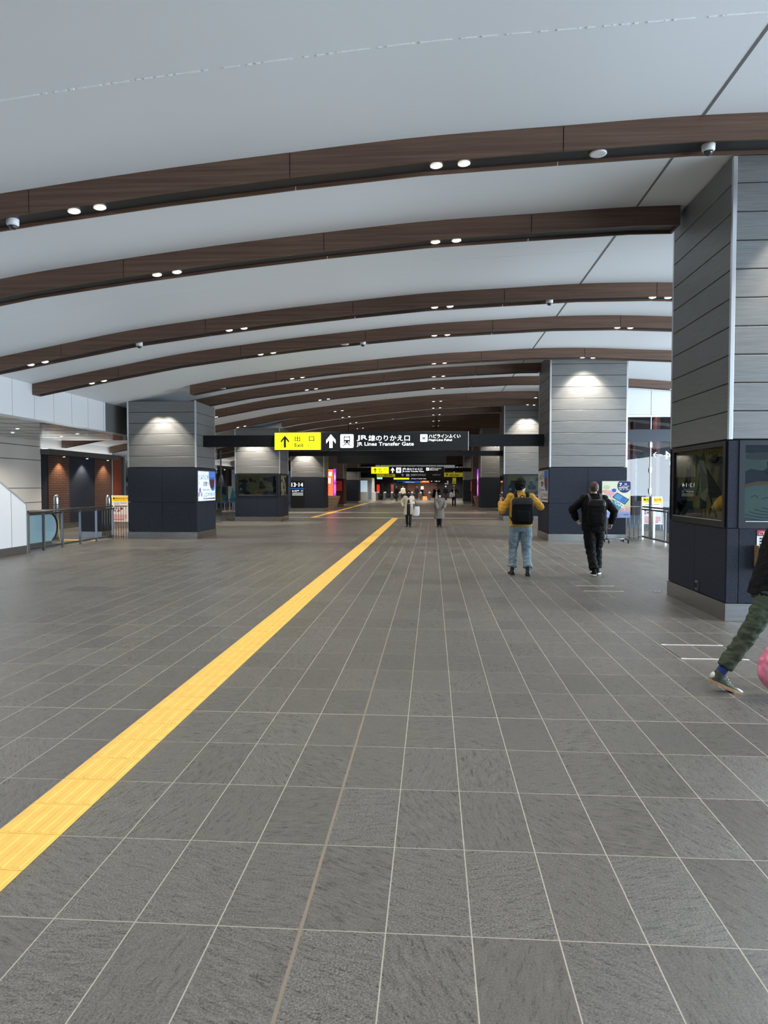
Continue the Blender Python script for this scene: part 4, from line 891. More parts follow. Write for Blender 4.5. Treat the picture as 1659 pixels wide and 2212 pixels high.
# rolling poster stand beside the second right pillar
t = thing('poster_stand', 'wheeled stand with a blue and cream tablet poster by the right pillar', 'poster stand', (5.28, 20.75, 0), 0)
for dx in (-.27, .27):
    mb = MB(SSTEEL); mb.cyl((5.28 + dx, 20.78, .08), (5.28 + dx, 20.78, 1.76), .012, 8); mb.build('upright', t)
    mb = MB(BLK); mb.tube([(5.28 + dx, 20.52, .07), (5.28 + dx, 20.65, .10), (5.28 + dx, 20.78, .105), (5.28 + dx, 20.92, .10), (5.28 + dx, 21.05, .07)], .014, 8); mb.build('foot_bar', t)
    for y in (20.52, 21.05):
        mb = MB(BLK); mb.cyl((5.28 + dx - .012, y, .03), (5.28 + dx + .012, y, .03), .03, 12); mb.box(5.28 + dx - .018, 5.28 + dx + .018, y - .012, y + .012, .03, .075); mb.build('castor', t)
mb = MB(SSTEEL); mb.cyl((5.01, 20.78, .11), (5.55, 20.78, .11), .012, 8); mb.build('cross_bar', t)
W, H_ = .80, 1.05; f = Face((4.86, 20.76, .72), (1, 0, 0), (0, -1, 0))
cr = mat('poster_cream', srgb(226, 228, 205), .5); nv = mat('poster_navy', srgb(14, 34, 105), .5); bl = mat('poster_tablet_blue', srgb(80, 150, 200), .5); te = mat('poster_teal', srgb(58, 142, 158), .5); sk = mat('poster_skin', srgb(225, 170, 175), .5); og = mat('poster_orange', srgb(225, 165, 90), .5); lv = mat('poster_lavender', srgb(160, 175, 225), .5); nk = mat('poster_ink', srgb(20, 26, 44), .6); wt = mat('poster_plain_white', srgb(245, 246, 248), .5); ry = mat('poster_royal', srgb(35, 90, 190), .5); sd = mat('poster_sand', srgb(200, 205, 165), .5); dkb = mat('poster_mid_blue', srgb(40, 110, 185), .5)
f.rect(0, W, 0, H_, cr, -.012, .003); f.rect(0, W, 0, H_ * .17, lv, 0, .005); f.poly([(W * .6, H_ * .17), (W, H_ * .17), (W, H_ * .62), (W * .8, H_ * .35)], sd, 0, .0045)
f.poly([(W * (.78 + .245 * math.cos(R(a))) if W * (.78 + .245 * math.cos(R(a))) < W else W, min(H_ * .995, H_ * (.87 + .19 * math.sin(R(a))))) for a in range(0, 360, 10)], nv, 0, .006)
f.text('7', W * .60, W * .70, H_ * .86, H_ * .95, wt, .03, .009); f.text('月', W * .77, W * .86, H_ * .89, H_ * .94, wt, .02, .009); f.text('お得な切符', W * .68, W * .95, H_ * .845, H_ * .875, wt, .01, .009); f.text('おトク!', W * .60, W * .95, H_ * .75, H_ * .79, wt, .02, .009); f.rect(W * .58, W * .9, H_ * .805, H_ * .83, cr, 0, .008)
f.ell(W * .16, H_ * .83, W * .12, H_ * .06, sd, 0, .006, 14)
f.poly([(W * .33, H_ * .76), (W * .40, H_ * .80), (W * .5, H_ * .78), (W * .48, H_ * .70), (W * .36, H_ * .70)], ry, 0, .007)
f.poly([(0, H_ * .70), (W * .12, H_ * .76), (W * .35, H_ * .73), (W * .5, H_ * .63), (W * .46, H_ * .58), (W * .34, H_ * .62), (W * .33, H_ * .5), (W * .26, H_ * .58), (W * .1, H_ * .66)], sk, 0, .008)
f.poly([(0, H_ * .74), (W * .14, H_ * .76), (W * .1, H_ * .70), (0, H_ * .70)], og, 0, .0095)
f.poly([(W * .53, H_ * .69), (W * .95, H_ * .50), (W * .80, H_ * .36), (W * .36, H_ * .56)], nk, 0, .010); f.poly([(W * .53, H_ * .67), (W * .90, H_ * .50), (W * .78, H_ * .385), (W * .40, H_ * .56)], bl, 0, .0115); f.poly([(W * .74, H_ * .59), (W * .86, H_ * .50), (W * .77, H_ * .41), (W * .62, H_ * .48)], dkb, 0, .013)
f.poly([(W * .34, H_ * .50), (W * .5, H_ * .47), (W * .72, H_ * .34), (W * .60, H_ * .2), (W * .38, H_ * .38)], te, 0, .012)
f.line([(W * (.4 + .03 * k), H_ * (.50 - .02 * k + .035 * math.sin(k * 1.7))) for k in range(15)], .012, wt, 0, .0145); f.line([(W * (.44 + .03 * k), H_ * (.40 - .012 * k + .03 * math.sin(k * 2.1))) for k in range(12)], .010, wt, 0, .0145)
f.poly([(W * .62, H_ * .22), (W * .72, H_ * .27), (W * .95, H_ * .30), (W * .98, H_ * .24), (W * .78, H_ * .14), (W * .68, H_ * .16)], sk, 0, .013); f.poly([(0, H_ * .10), (0, H_ * .3), (W * .08, H_ * .33), (W * .15, H_ * .2), (W * .1, H_ * .12)], og, 0, .013)
f.text('ネットでらくらく', W * .30, W * .70, H_ * .075, H_ * .105, nk, .01, .009); f.rect(W * .76, W * .93, H_ * .08, H_ * .095, nk, 0, .008); f.rect(W * .3, W * .65, H_ * .04, H_ * .048, nk, 0, .008)
f.build('printed_poster', t)

# leaflet holder, red card and outlet on the big right pillar
t = thing('leaflet_holder', 'small wooden leaflet box with a red and white card on the right pillar', 'leaflet holder', (3.98, 8.72, .62))
mb = MB(WOOD_L); mb.box(3.84, 4.12, 8.62, 8.74, .64, .66); mb.box(3.84, 3.86, 8.62, 8.74, .64, .92); mb.box(4.10, 4.12, 8.62, 8.74, .64, .92); mb.box(3.84, 4.12, 8.61, 8.63, .64, .88); mb.build('wooden_box', t)
f = faceY(3.865, 8.735, .90); f.rect(0, .20, 0, .20, mat('card_white', (.8, .8, .8), .5), -.004, .002); f.rect(0, .20, .13, .20, mat('card_red', srgb(170, 30, 50), .5), 0, .004); f.text('ご案内', .02, .17, .145, .185, wt, .01, .006)
for k in range(3): f.rect(.03, .055, .02 + .035 * k, .04 + .035 * k, nk, 0, .004); f.rect(.07, .17, .025 + .035 * k, .032 + .035 * k, nk, 0, .004)
f.build('printed_card', t)
t = thing('wall_outlet', 'small dark outlet box low on the side of the big right pillar', 'outlet', (3.5, 9.63, .31)); 
mb = MB(PLG); mb.box(3.49, 3.52, 9.585, 9.675, .25, .375); mb.build('outlet_cover', t, .005); mb = MB(BLK); mb.box(3.483, 3.492, 9.60, 9.66, .28, .345); mb.build('flap', t)

# digital screens with wooden bases
def ad_screen(x0, x1, y0, y1, s, label):
    t = thing('advertising_screen', label, 'advertising screen', ((x0 + x1) / 2, y0, 0), 0, 'lit advertising screens on wooden bases')
    base = MB(mat('oak_base', (0.42, 0.30, 0.19), .5)); e = .3
    pts = [((x0 - .02), 0), ((x1 + .02), 0), (x1 + (.3 if s > 0 else 0), .9), (x0 - (.3 if s < 0 else 0), .9)]
    base.prism(pts, lambda u, v, d: (u, d, v), y0 - .15, y1 + .1); base.use(SEAM)
    for z in (.25, .48, .7): base.box(x0 - .03 - (.22 * z if s < 0 else 0), x1 + .03 + (.22 * z if s > 0 else 0), y0 - .155, y0 - .148, z, z + .02)
    base.build('wooden_base', t)
    box_thing('screen_body', t, BLK, x0, x1, y0, y1, .9, 2.88)
    OR = sign_lit('screen_orange', (235, 95, 62), 1.8); f = faceY(x0, y0, .9); f.rect(.02, x1 - x0 - .02, .03, 1.9, OR); f.text('越前', .1, x1 - x0 - .1, 1.4, 1.75, SWH, .02); f.rect(.1, x1 - x0 - .2, .9, 1.3, SWH); f.build('front_screen', t)
    PU = sign_lit('screen_purple', (125, 50, 220), 1.8); PK = sign_lit('screen_pink', (255, 90, 160), 1.8)
    f = faceXp(x1, y0, .9) if s > 0 else faceXm(x0, y1, .9); L_ = y1 - y0
    f.rect(.02, L_ - .02, .03, 1.95, PU); f.ell(L_ * .5, 1.35, L_ * .35, .35, PK, 0, .008, 20); f.ell(L_ * .55, .5, L_ * .4, .35, PK, 0, .008, 20); f.ell(L_ * .5, 1.35, L_ * .15, .18, SWH, 0, .01, 14); f.build('side_screen', t)
ad_screen(-7.64, -6.96, 49.7, 51.0, 1, 'orange and purple lit screen on an oak base, left row')
ad_screen(3.30, 4.05, 51.6, 52.9, -1, 'purple and orange lit screen on an oak base, right row')
t = thing('display_panel', 'dark red display panel on the rosy left pillar', 'display panel', (-7.4, 54.68, 1.2)); f = faceY(-7.92, 54.7, 1.2); f.rect(0, .98, 0, .86, FRAMEB, 0, .03); f.rect(.05, .93, .05, .81, sign_lit('panel_red', (120, 30, 24), .6), .03, .036); f.line([(.2, .1), (.4, .5), (.75, .7)], .06, mat('panel_rust', srgb(150, 70, 50), .5), .03, .04); f.build('picture_sheet', t)
t = thing('display_panel', 'small red display panel on the rosy right pillar', 'display panel', (3.19, 58.5, 1.2)); f = faceXm(3.20, 59.3, 1.2); f.rect(0, 1.4, 0, .86, FRAMEB, 0, .03); f.rect(.05, 1.35, .05, .81, sign_lit('panel_red2', (150, 30, 24), .8), .03, .036); f.build('picture_sheet', t)

# white staffed booth and far kiosks
t = thing('booth', 'white glazed booth on the far left before the gates', 'booth', (-7.1, 75, 0))
box_thing('booth_body', t, WHITE, -7.9, -6.35, 74, 78, 0, 2.5); box_thing('booth_counter', t, WHITE, -6.35, -6.2, 74.2, 77.8, 0, 1.0)
f = faceY(-7.9, 74, 0); f.rect(.2, 1.1, 1.0, 2.2, sign_lit('booth_window', (190, 215, 235), .6)); f.rect(1.2, 1.55, .2, 2.2, mat('booth_door', (.3, .4, .5), .3)); f.build('booth_window', t)
box_thing('cyan_sign', t, SCY, -5.75, -5.2, 73.5, 73.6, 2.35, 2.55)
mb = MB(BLK); mb.cyl((-5.5, 73.55, 2.5), (-5.5, 73.55, 3.56), .02, 8); mb.build('hanger', t)
for i, (x, y, c, l) in enumerate(((-6.3, 84, (220, 60, 40), 'far red lit panel left of the gates'), (-4.95, 90, (120, 60, 60), 'far dim red panel beyond the left gates'))):
    t = thing('ticket_machine', l, 'ticket machine', (x, y, 0)); box_thing('cabinet', t, FRAMEB, x - .4, x + .4, y, y + .5, 0, 2.0); f = faceY(x - .3, y, .9); f.rect(0, .35, 0, .9, sign_lit('machine_%d' % i, c, .8)); f.build('screen', t)
t = thing('information_board', 'far black information board left of the ticket gates', 'board', (-7.5, 80, 0)); box_thing('board_panel', t, BLK, -8.0, -7.0, 80, 80.2, 0, 2.1); f = faceY(-8.0, 80, 0)
for k in range(7): f.rect(.1, .5 + .05 * (k % 3), .9 + .14 * k, .93 + .14 * k, SWD)
f.build('lettering', t)
# ticket gates
GX = [-6.4, -5.55, -4.7, -3.8, -2.35, -1.35, -.35, .6, 1.55, 2.5]
g0 = None
for i, gx in enumerate(GX):
    lab = '%s ticket gate post from the left across the far end' % ORD[i]
    if g0 is None:
        g0 = thing('ticket_gate', lab, 'ticket gate', (gx, 82, 0), 0, 'ticket gates across the far end')
        mb = MB(STEEL); mb.box(gx - .13, gx + .13, 82, 83.8, 0, .82); mb.build('gate_body', g0, .02)
        mb = MB(PLW); mb.prism([(-.10, .82), (.10, .82), (.08, .96), (-.08, .96)], lambda u, v, d: (gx + u, d, v), 82, 83.8); mb.build('gate_top', g0)
        mb = MB(mat('gate_flap_navy', (.02, .03, .07), .4)); mb.box(gx + .13, gx + .45, 82.6, 82.64, .45, .75); mb.build('gate_flap', g0)
        mb = MB(sign_lit('gate_reader', (60, 90, 220), 1)); mb.box(gx - .06, gx + .06, 82.0, 82.2, .97, .98); mb.build('card_reader', g0)
        continue
    c = g0.copy(); link(c); c.location = (gx, 82, 0); c['label'] = lab
    for ch in list(g0.children): k = ch.copy(); link(k); k.parent = c
t = thing('floor_sign', 'small orange notice standing between the far gates', 'notice', (-.87, 81.5, 0)); box_thing('panel', t, sign_lit('notice_orange', (235, 150, 90), .7), -1.12, -.62, 81.5, 81.54, .02, .45); box_thing('foot', t, BLK, -1.12, -.62, 81.4, 81.64, 0, .02)
t = thing('monitor_stand', 'far black stand carrying a small white screen behind the gates', 'monitor', (-1.27, 88, 0)); box_thing('post', t, BLK, -1.42, -1.12, 88, 88.1, 0, 1.25); box_thing('white_screen', t, SWH, -1.42, -1.09, 87.9, 88.0, 1.22, 1.6)
for i, (x, z0, z1, m_, l) in enumerate(((1.45, 1.85, 2.25, SWD, 'small pale sign right of the far gates'), (2.35, 1.9, 2.6, YELD, 'small yellow upright sign right of the far gates'))):
    t = thing('wall_sign', l, 'sign', (x, 84, z0)); box_thing('sign_panel', t, m_, x, x + .42, 84, 84.05, z0, z1); mb = MB(BLK); mb.cyl((x + .2, 84.02, z1), (x + .2, 84.02, 3.56), .02, 8); mb.build('hanger', t)
    f = faceY(x, 84, z0); f.line([(.12, .1), (.3, .2), (.12, .3)], .05, SBK); f.build('symbol', t)
# banner stands beyond the left pillars
for i, (x, y, l) in enumerate(((-13.1, 43.2, 'green and teal landscape banner stand between the left pillars'), (-12.6, 44.3, 'pale green banner stand, right of the teal one between left pillars'))):
    t = thing('banner_stand', l, 'banner stand', (x, y, 0), 0, 'banner stands in the left bay')
    f = Face((x - .35, y, .55), (1, 0, 0), (0, -1, 0)); f.rect(0, .7, 0, 1.05, [mat('banner_teal', srgb(70, 120, 120), .5), mat('banner_pale', srgb(190, 200, 190), .5)][i], -.01, .004); f.poly([(.1, .1), (.5, .1), (.3, 1.0)], [mat('banner_gold', srgb(180, 150, 60), .5), te][i], 0, .008); f.poly([(.4, .6), (.7, .5), (.7, 1.0), (.5, 1.03)], mat('banner_dark', srgb(30, 60, 70), .5), 0, .01); f.poly([(.0, .0), (.7, .0), (.7, .15), (0, .1)], bl, 0, .01); f.build('printed_banner', t)
    mb = MB(PLW)
    for a in (-.25, .25): mb.box(x + a - .02, x + a + .02, y, y + .03, 0, .6)
    mb.box(x - .35, x + .35, y - .15, y + .2, 0, .03); mb.build('stand_leg', t)

# cameras and speakers on the beams


def dome_cam(x, i, label):
    y = BEAMY[i]; z = prof(x) - BH + .04; t = thing('security_camera', label, 'security camera', (x, y, z), 0, 'dome cameras on the beams')
    mb = MB(PLW); mb.lathe((x, y, z), [(.055, -.075), (.068, -.06), (.070, 0.0), (.06, .01)], 24); mb.build('housing', t)
    mb = MB(DOME); mb.lathe((x, y, z), [(.004, -.118), (.028, -.112), (.044, -.095), (.05, -.07)], 20); mb.build('smoked_dome', t)
def speaker(x, i, label):
    y = BEAMY[i]; z = prof(x) - BH + .022; t = thing('ceiling_speaker', label, 'speaker', (x, y, z), 0, 'round speakers on the beams')
    mb = MB(PLW); mb.lathe((x, y, z), [(.072, -.008), (.09, -.008), (.094, 0.0), (.09, .012)], 28); mb.build('rim', t)
    mb = MB(mat('speaker_mesh', (.55, .56, .57), .6, bump=.6, bscale=700)); mb.lathe((x, y, z), [(.01, -.007), (.07, -.007), (.072, 0.0)], 24); mb.build('grille', t)
dome_cam(-4.86, 0, 'white dome camera on the nearest beam at the left edge'); dome_cam(2.96, 0, 'white dome camera on the nearest beam above the big right pillar')
speaker(1.79, 0, 'round white speaker on the nearest beam, left of the dome camera')
dome_cam(-6.0, 2, 'small dome camera on the left part of the third beam'); dome_cam(2.28, 2, 'small dome camera on the right part of the third beam')
dome_cam(-1.66, 3, 'small dome camera near the middle of the fourth beam'); speaker(-2.09, 3, 'round speaker beside the dome camera on the fourth beam')
speaker(-6.2, 4, 'round speaker on the fifth beam right of the left pillar lamps'); dome_cam(-2.0, 9, 'tiny dome camera on a dense far beam above the sign'); dome_cam(8.0, 7, 'dome camera on a beam seen in the gap right of the lit pillar')

# ------------------------------------------------------------------ people
SKIN = mat('skin', (0.52, 0.33, 0.25), .5, 0, .4); SKIND = mat('skin_shade', (0.45, 0.27, 0.2), .5)
EYEW = mat('eye_white', (.75, .75, .74), .3); EYED = mat('eye_dark', (.02, .015, .012), .2); LIP = mat('lip', (.42, .18, .16), .5)
V = Vector
TS = bpy.data.scenes.new('workbench')
def fuse(mb, name, parent, voxel=.01, smooth=4, wr=0.0, wf=(14, 14, 26), seed=0, zlim=None):
    """join overlapping closed shapes into one continuous skin, then add cloth folds"""
    bmesh.ops.recalc_face_normals(mb.bm, faces=mb.bm.faces)
    me = bpy.data.meshes.new('tmp'); mb.bm.to_mesh(me); mb.bm.free(); o = bpy.data.objects.new('tmp', me); TS.collection.objects.link(o)
    r = o.modifiers.new('r', 'REMESH'); r.mode = 'VOXEL'; r.voxel_size = voxel; r.use_smooth_shade = True
    s = o.modifiers.new('s', 'SMOOTH'); s.factor = .5; s.iterations = smooth
    VL = TS.view_layers[0]; VL.update(); dg = VL.depsgraph; out = bpy.data.meshes.new_from_object(o.evaluated_get(dg)); bpy.data.objects.remove(o)
    if wr:
        nn = [v.normal.copy() for v in out.vertices]
        for v, nv_ in zip(out.vertices, nn):
            p = v.co; q = V((p.x * wf[0] + seed, p.y * wf[1], p.z * wf[2])); k = noise.noise(q) + .5 * noise.noise(q * 2.1)
            if zlim: k *= min(1, max(0.15, zlim(p)))
            v.co = p + nv_ * k * wr
    out.materials.clear(); out.materials.append(mb.mats[0]); out.name = name
    for p in out.polygons: p.material_index = 0; p.use_smooth = True
    ob = link(bpy.data.objects.new(name, out)); ob.parent = parent; return ob
def chain(mb, pts, rs, seg=12):
    mb.tube(pts, rs, seg)
    for p, r in ((pts[0], rs[0]), (pts[-1], rs[-1])):
        a, b = r if isinstance(r, tuple) else (r, r); mb.ball(p, min(a, b), min(a, b), min(a, b), 10, 6)
    return mb
def ik(a, b, l1, l2, pole):
    a, b = V(a), V(b); d = b - a; L = min(d.length, (l1 + l2) * .999); u = d.normalized(); x = (l1 * l1 - l2 * l2 + L * L) / (2 * L); h = math.sqrt(max(l1 * l1 - x * x, 0)); p = V(pole); p = (p - u * p.dot(u)).normalized()
    return a + u * x + p * h
def hand(mb, wr, d, n, side, curl=.5, sc_=1.0, voxel=None):
    """palm from wr along d; n = palm normal (fingers curl towards it); side = towards the thumb"""
    wr, d, n, side = V(wr), V(d).normalized(), V(n).normalized(), V(side).normalized(); side = (side - d * side.dot(d)).normalized(); n = (n - d * n.dot(d) - side * n.dot(side)).normalized()
    R0 = Matrix((side, n, d)).transposed()
    mb.ball(wr + d * .045 * sc_, .043 * sc_, .017 * sc_, .052 * sc_, 12, 8, R0); mb.tube([wr - d * .03, wr + d * .02], [(.026 * sc_, .022 * sc_)] * 2, 10)
    for k, (o, L) in enumerate(((.030, .072), (.010, .080), (-.011, .074), (-.031, .058))):
        p = wr + d * .080 * sc_ + side * o * sc_; pts = [p - d * .02 * sc_, p]; a = 0; q = p
        for f in (.45, .30, .25):
            a += curl * (1.0 + .08 * k); q = q + (d * math.cos(a) + n * math.sin(a)) * L * f * sc_; pts.append(q)
        mb.tube(pts, [.0095 * sc_, .0092 * sc_, .0086 * sc_, .0078 * sc_, .006 * sc_], 8)
    p = wr + d * .02 * sc_ + side * .026 * sc_; q = p + (side * .75 + d * .6 + n * .25).normalized() * .04 * sc_; r = q + (side * .25 + d * .85 + n * (.3 + curl * .4)).normalized() * .032 * sc_; t = r + (d * .8 + n * (.3 + curl * .5)).normalized() * .02 * sc_
    mb.tube([p, q, r, t], [.014 * sc_, .012 * sc_, .0105 * sc_, .007 * sc_], 8)
def superring(c, rx, ry, z=None, n=24, e=2.4, rot=None):
    pts = []
    for k in range(n):
        t = 2 * math.pi * k / n; cx, sy = math.cos(t), math.sin(t)
        p = V((math.copysign(abs(cx) ** (2 / e), cx) * rx, math.copysign(abs(sy) ** (2 / e), sy) * ry, 0))
        pts.append(V(c) + (rot @ p if rot else p))
    return pts
def shoe(parent, M, up_m, sole_m, s=1.0, high=False, lace=None, boot=.0, accents=None):
    def T(p): return M @ (V(p) * s)
    rings = [(-.085, .028, .075), (-.07, .036, .085), (-.03, .038, .09), (.02, .038, .085), (.06, .041, .066), (.10, .045, .052), (.14, .045, .042), (.175, .036, .034), (.195, .018, .022)]
    mb = MB(up_m); rr = []
    for y, w_, h in rings:
        r = []
        for k in range(16):
            t = 2 * math.pi * k / 16; x = w_ * math.cos(t); z = .022 + (h - .022) * (.5 + .5 * math.sin(t)) if math.sin(t) > 0 else .022 + .012 * math.sin(t)
            z = .022 + max(0, math.sin(t)) * (h - .022) - .008 * max(0, -math.sin(t)); r.append(T((x, y, z)))
        rr.append(r)
    mb.loft(rr)
    chain(mb, [T((0, -.035, .06)), T((0, -.035, .10 + boot))], [.042 * s, .043 * s]); sh = fuse(mb, 'shoe', parent, .006, 3)
    mb = MB(sole_m); out = [(-.03, -.088), (.03, -.088), (.040, -.03), (.040, .04), (.048, .11), (.044, .16), (.022, .20), (-.022, .20), (-.044, .16), (-.048, .11), (-.040, .04), (-.040, -.03)]
    mb.prism(out, lambda u, v, d: T((u * 1.04, v * 1.03, d + (.018 if v > .17 else 0) * 0)), 0.0, .026); mb.build('sole', sh, .003, local=True)
    if lace:
        mb = MB(lace)
        for k in range(4): y = .02 + .022 * k; z = .088 - .0115 * k - .003 * k; mb.tube([T((-.022, y, z)), T((0, y + .008, z + .008)), T((.022, y, z))], .0035, 6)
        mb.build('laces', sh, local=True)
    if accents:
        for nm, m, pts in accents:
            mb = MB(m); mb.ball(T(pts[0]), pts[1][0] * s, pts[1][1] * s, pts[1][2] * s, 12, 8, M.to_3x3()); mb.build(nm, sh, local=True)
    return sh
def footM(ball, yaw, pitch): return Matrix.Translation(V((ball[0], ball[1], ball[2] if len(ball) > 2 else 0))) @ Matrix.Rotation(yaw, 4, 'Z') @ Matrix.Rotation(-pitch, 4, 'X') @ Matrix.Translation(V((0, -.12, 0)))

def person(label, loc, rz, s=1.0, feet=None, lean=.03, handL=None, handR=None, poleL=(-1, -.6, -.3), poleR=(1, -.6, -.3), hyaw=0.0, hpitch=0.0, head='short', hairm=None, top=None, hem=.88, flare=1.0, fit=1.0, puff=0.0,
           legs=None, legfit=1.0, shoem=None, solem=None, mask=None, voxel=.0055, cvox=.009, skin=None, curl=.5, inner=None, lace=None, boot=0.0, palmL=None, palmR=None, hip=(0, 0, .91), cuff=None, collar=True, wr=.006, cap=None, hemL=.0, sleeve=1.0, sock=None, accents=None, hands_fine=True):
    skin = skin or SKIN; t = thing('person', label, 'person', (loc[0], loc[1], loc[2] if len(loc) > 2 else 0), rz)
    feet = feet or [((-.10, .10), .08, 0), ((.10, .10), -.08, 0)]; hip = V(hip)
    S = lambda z: V((hip.x, hip.y + lean * (z - .92), z + (hip.z - .91)))
    Fm = [Matrix.Scale(s, 4) @ footM(b, y, p) for b, y, p in feet]
    inv = 1 / s; ank = [(m @ V((0, -.035, .09))) * inv for m in Fm]
    hips = [hip + V((-.095, 0, 0)), hip + V((.095, 0, 0))]; knees = [ik(h, a, .44, .41, (0, 1, 0)) for h, a in zip(hips, ank)]
    sh = [S(1.42) + V((-.185, 0, 0)), S(1.42) + V((.185, 0, 0))]
    hL = V(handL) if handL else V((-.27, .04, .83)); hR = V(handR) if handR else V((.27, .04, .83)); wrs = [hL, hR]
    elb = [ik(sh[0], hL, .29, .26, poleL), ik(sh[1], hR, .29, .26, poleR)]
    G = lambda p: V(p) * s
    # body -----------------------------------------------------------
    mb = MB(skin)
    hc = S(1.62) + V((0, .015 + hpitch * .05, 0)); HR = Matrix.Rotation(hyaw, 3, 'Z') @ Matrix.Rotation(-hpitch, 3, 'X')
    def HP(p): return G(hc + HR @ V(p))
    mb.ball(HP((0, -.005, .025)), .076 * s, .094 * s, .098 * s, 20, 14, HR); mb.ball(HP((0, .025, -.035)), .060 * s, .066 * s, .078 * s, 16, 10, HR); mb.ball(HP((0, .065, -.088)), .024 * s, .022 * s, .02 * s, 10, 8, HR)
    mb.ball(HP((0, .094, -.02)), .012 * s, .018 * s, .018 * s, 10, 8, HR); mb.tube([HP((0, .082, .02)), HP((0, .098, -.018))], [.008 * s, .011 * s], 8)
    for e in (-1, 1): mb.ball(HP((.077 * e, -.005, -.01)), .010 * s, .018 * s, .031 * s, 10, 8, HR); mb.ball(HP((.034 * e, .074, .024)), .018 * s, .012 * s, .007 * s, 10, 8, HR)
    mb.tube([G(S(1.40)), G(S(1.48)), HP((0, -.01, -.06))], [.062 * s, .056 * s, .054 * s], 14)
    mb.loft([superring(G(S(z)), rx * s, ry * s) for z, rx, ry in ((.84, .10, .08), (.92, .15, .10), (1.05, .13, .09), (1.2, .145, .10), (1.36, .16, .10), (1.44, .11, .07))])
    for i in range(2):
        d = (wrs[i] - elb[i]).normalized()
        mb.tube([G(sh[i]), G(elb[i]), G(wrs[i] - d * .02)], [.046 * s, .038 * s, .027 * s], 12); mb.ball(G(sh[i]), .048 * s, .048 * s, .048 * s, 10, 8); mb.ball(G(elb[i]), .038 * s, .038 * s, .038 * s, 10, 8)
        pal = (palmL, palmR)[i] or ((1, 0, 0) if i == 0 else (-1, 0, 0)); n_ = V(pal); sd = V((0, 1, .3)) if abs(d.y) < .8 else V((0, 0, 1))
        hand(mb, G(wrs[i] - d * .01), d, n_, sd, curl, s)
        mb.tube([G(hips[i]), G(knees[i]), G(ank[i])], [.07 * s, .045 * s, .032 * s], 12); mb.ball(G(knees[i]), .045 * s, .045 * s, .045 * s, 10, 8); mb.ball(G(ank[i]), .035 * s, .035 * s, .035 * s, 10, 8)
    fuse(mb, 'body', t, voxel, 2)
    f_ = MB(EYEW)
    for e in (-1, 1): f_.ball(HP((.034 * e, .078, .012)), .013 * s, .010 * s, .0075 * s, 10, 8, HR); 
    f_.use(EYED)
    for e in (-1, 1): f_.ball(HP((.034 * e, .0865, .012)), .006 * s, .004 * s, .006 * s, 8, 6, HR); f_.tube([HP((.018 * e, .088, .036)), HP((.036 * e, .087, .040)), HP((.052 * e, .078, .035))], .0035 * s, 6)
    f_.build('eyes', t, local=True)
    if not mask: MB(LIP).tube([HP((-.024, .082, -.055)), HP((0, .092, -.053)), HP((.024, .082, -.055))], [.003 * s, .006 * s, .003 * s], 8).build('mouth', t, local=True)
    else:
        mb = MB(mask); rr = []
        for z, wx, yy in ((.008, .030, .098), (-.012, .052, .098), (-.04, .062, .094), (-.07, .055, .092), (-.10, .032, .074)):
            rr.append([HP((wx * math.sin(a), (yy + .012) - (1 - math.cos(a)) * .075, z)) for a in [R(-88 + 22 * k) for k in range(9)]] + [HP((wx * .96 * math.sin(a), (yy + .004) - (1 - math.cos(a)) * .075, z)) for a in [R(88 - 22 * k) for k in range(9)]])
        mb.loft(rr)
        for e in (-1, 1): mb.tube([HP((.058 * e, .035, -.01)), HP((.078 * e, .0, .015))], .0018 * s, 5); mb.tube([HP((.055 * e, .035, -.07)), HP((.079 * e, -.012, -.02))], .0018 * s, 5)
        mb.build('face_mask', t, local=True)
    # hair or hat -----------------------------------------------------
    if head in ('short', 'crop', 'full'):
        k = {'short': 1.0, 'crop': .45, 'full': 2.3}[head]; mb = MB(hairm); mb.ball(HP((0, -.014, .034)), (.079 + .010 * k) * s, (.096 + .010 * k) * s, (.098 + .012 * k) * s, 20, 14, HR)
        mb.ball(HP((0, -.045, -.005)), (.070 + .006 * k) * s, (.066 + .006 * k) * s, (.082) * s, 16, 10, HR)
        bm_ = mb.bm
        hr = fuse(mb, 'hair', t, .006 if voxel < .007 else .012, 2, .006 * (.4 + k), (34 * inv, 34 * inv, 30 * inv))
        b2 = bmesh.new(); b2.from_mesh(hr.data); kill = []
        for v in b2.verts:
            p = HR.transposed() @ (v.co * inv - hc)
            lim = .060 if p.y > .045 else (.060 - (.045 - p.y) * 1.25 if p.y > -.03 else -.034)
            if abs(p.x) > .05 and -.03 < p.y < .045: lim = max(lim, -.008 if p.y < .0 else .01)
            if head == 'full': lim -= .04 if p.y < .0 else 0
            if p.z < max(lim, -.105): kill.append(v)
        bmesh.ops.delete(b2, geom=kill, context='VERTS'); b2.to_mesh(hr.data); b2.free()
        so = hr.modifiers.new('thickness', 'SOLIDIFY'); so.thickness = .006
    if head == 'hat':
        mb = MB(hairm); mb.ball(HP((0, -.004, .05)), .092 * s, .108 * s, .085 * s, 18, 12, HR); mb.ball(HP((0, -.035, -.02)), .082 * s, .075 * s, .095 * s, 16, 10, HR); mb.ball(HP((0, 0, .022)), .112 * s, .128 * s, .016 * s, 18, 8, HR)
        fuse(mb, 'knitted_hat', t, .009, 3)
    if head == 'scarf':
        mb = MB(hairm); mb.ball(HP((0, -.018, .032)), .092 * s, .104 * s, .108 * s, 18, 12, HR); mb.ball(HP((0, -.02, -.07)), .092 * s, .075 * s, .09 * s, 16, 10, HR); mb.ball(HP((0, .01, -.16)), .10 * s, .09 * s, .07 * s, 16, 10, HR)
        fuse(mb, 'head_scarf', t, .009, 3, .004, (30, 30, 30))
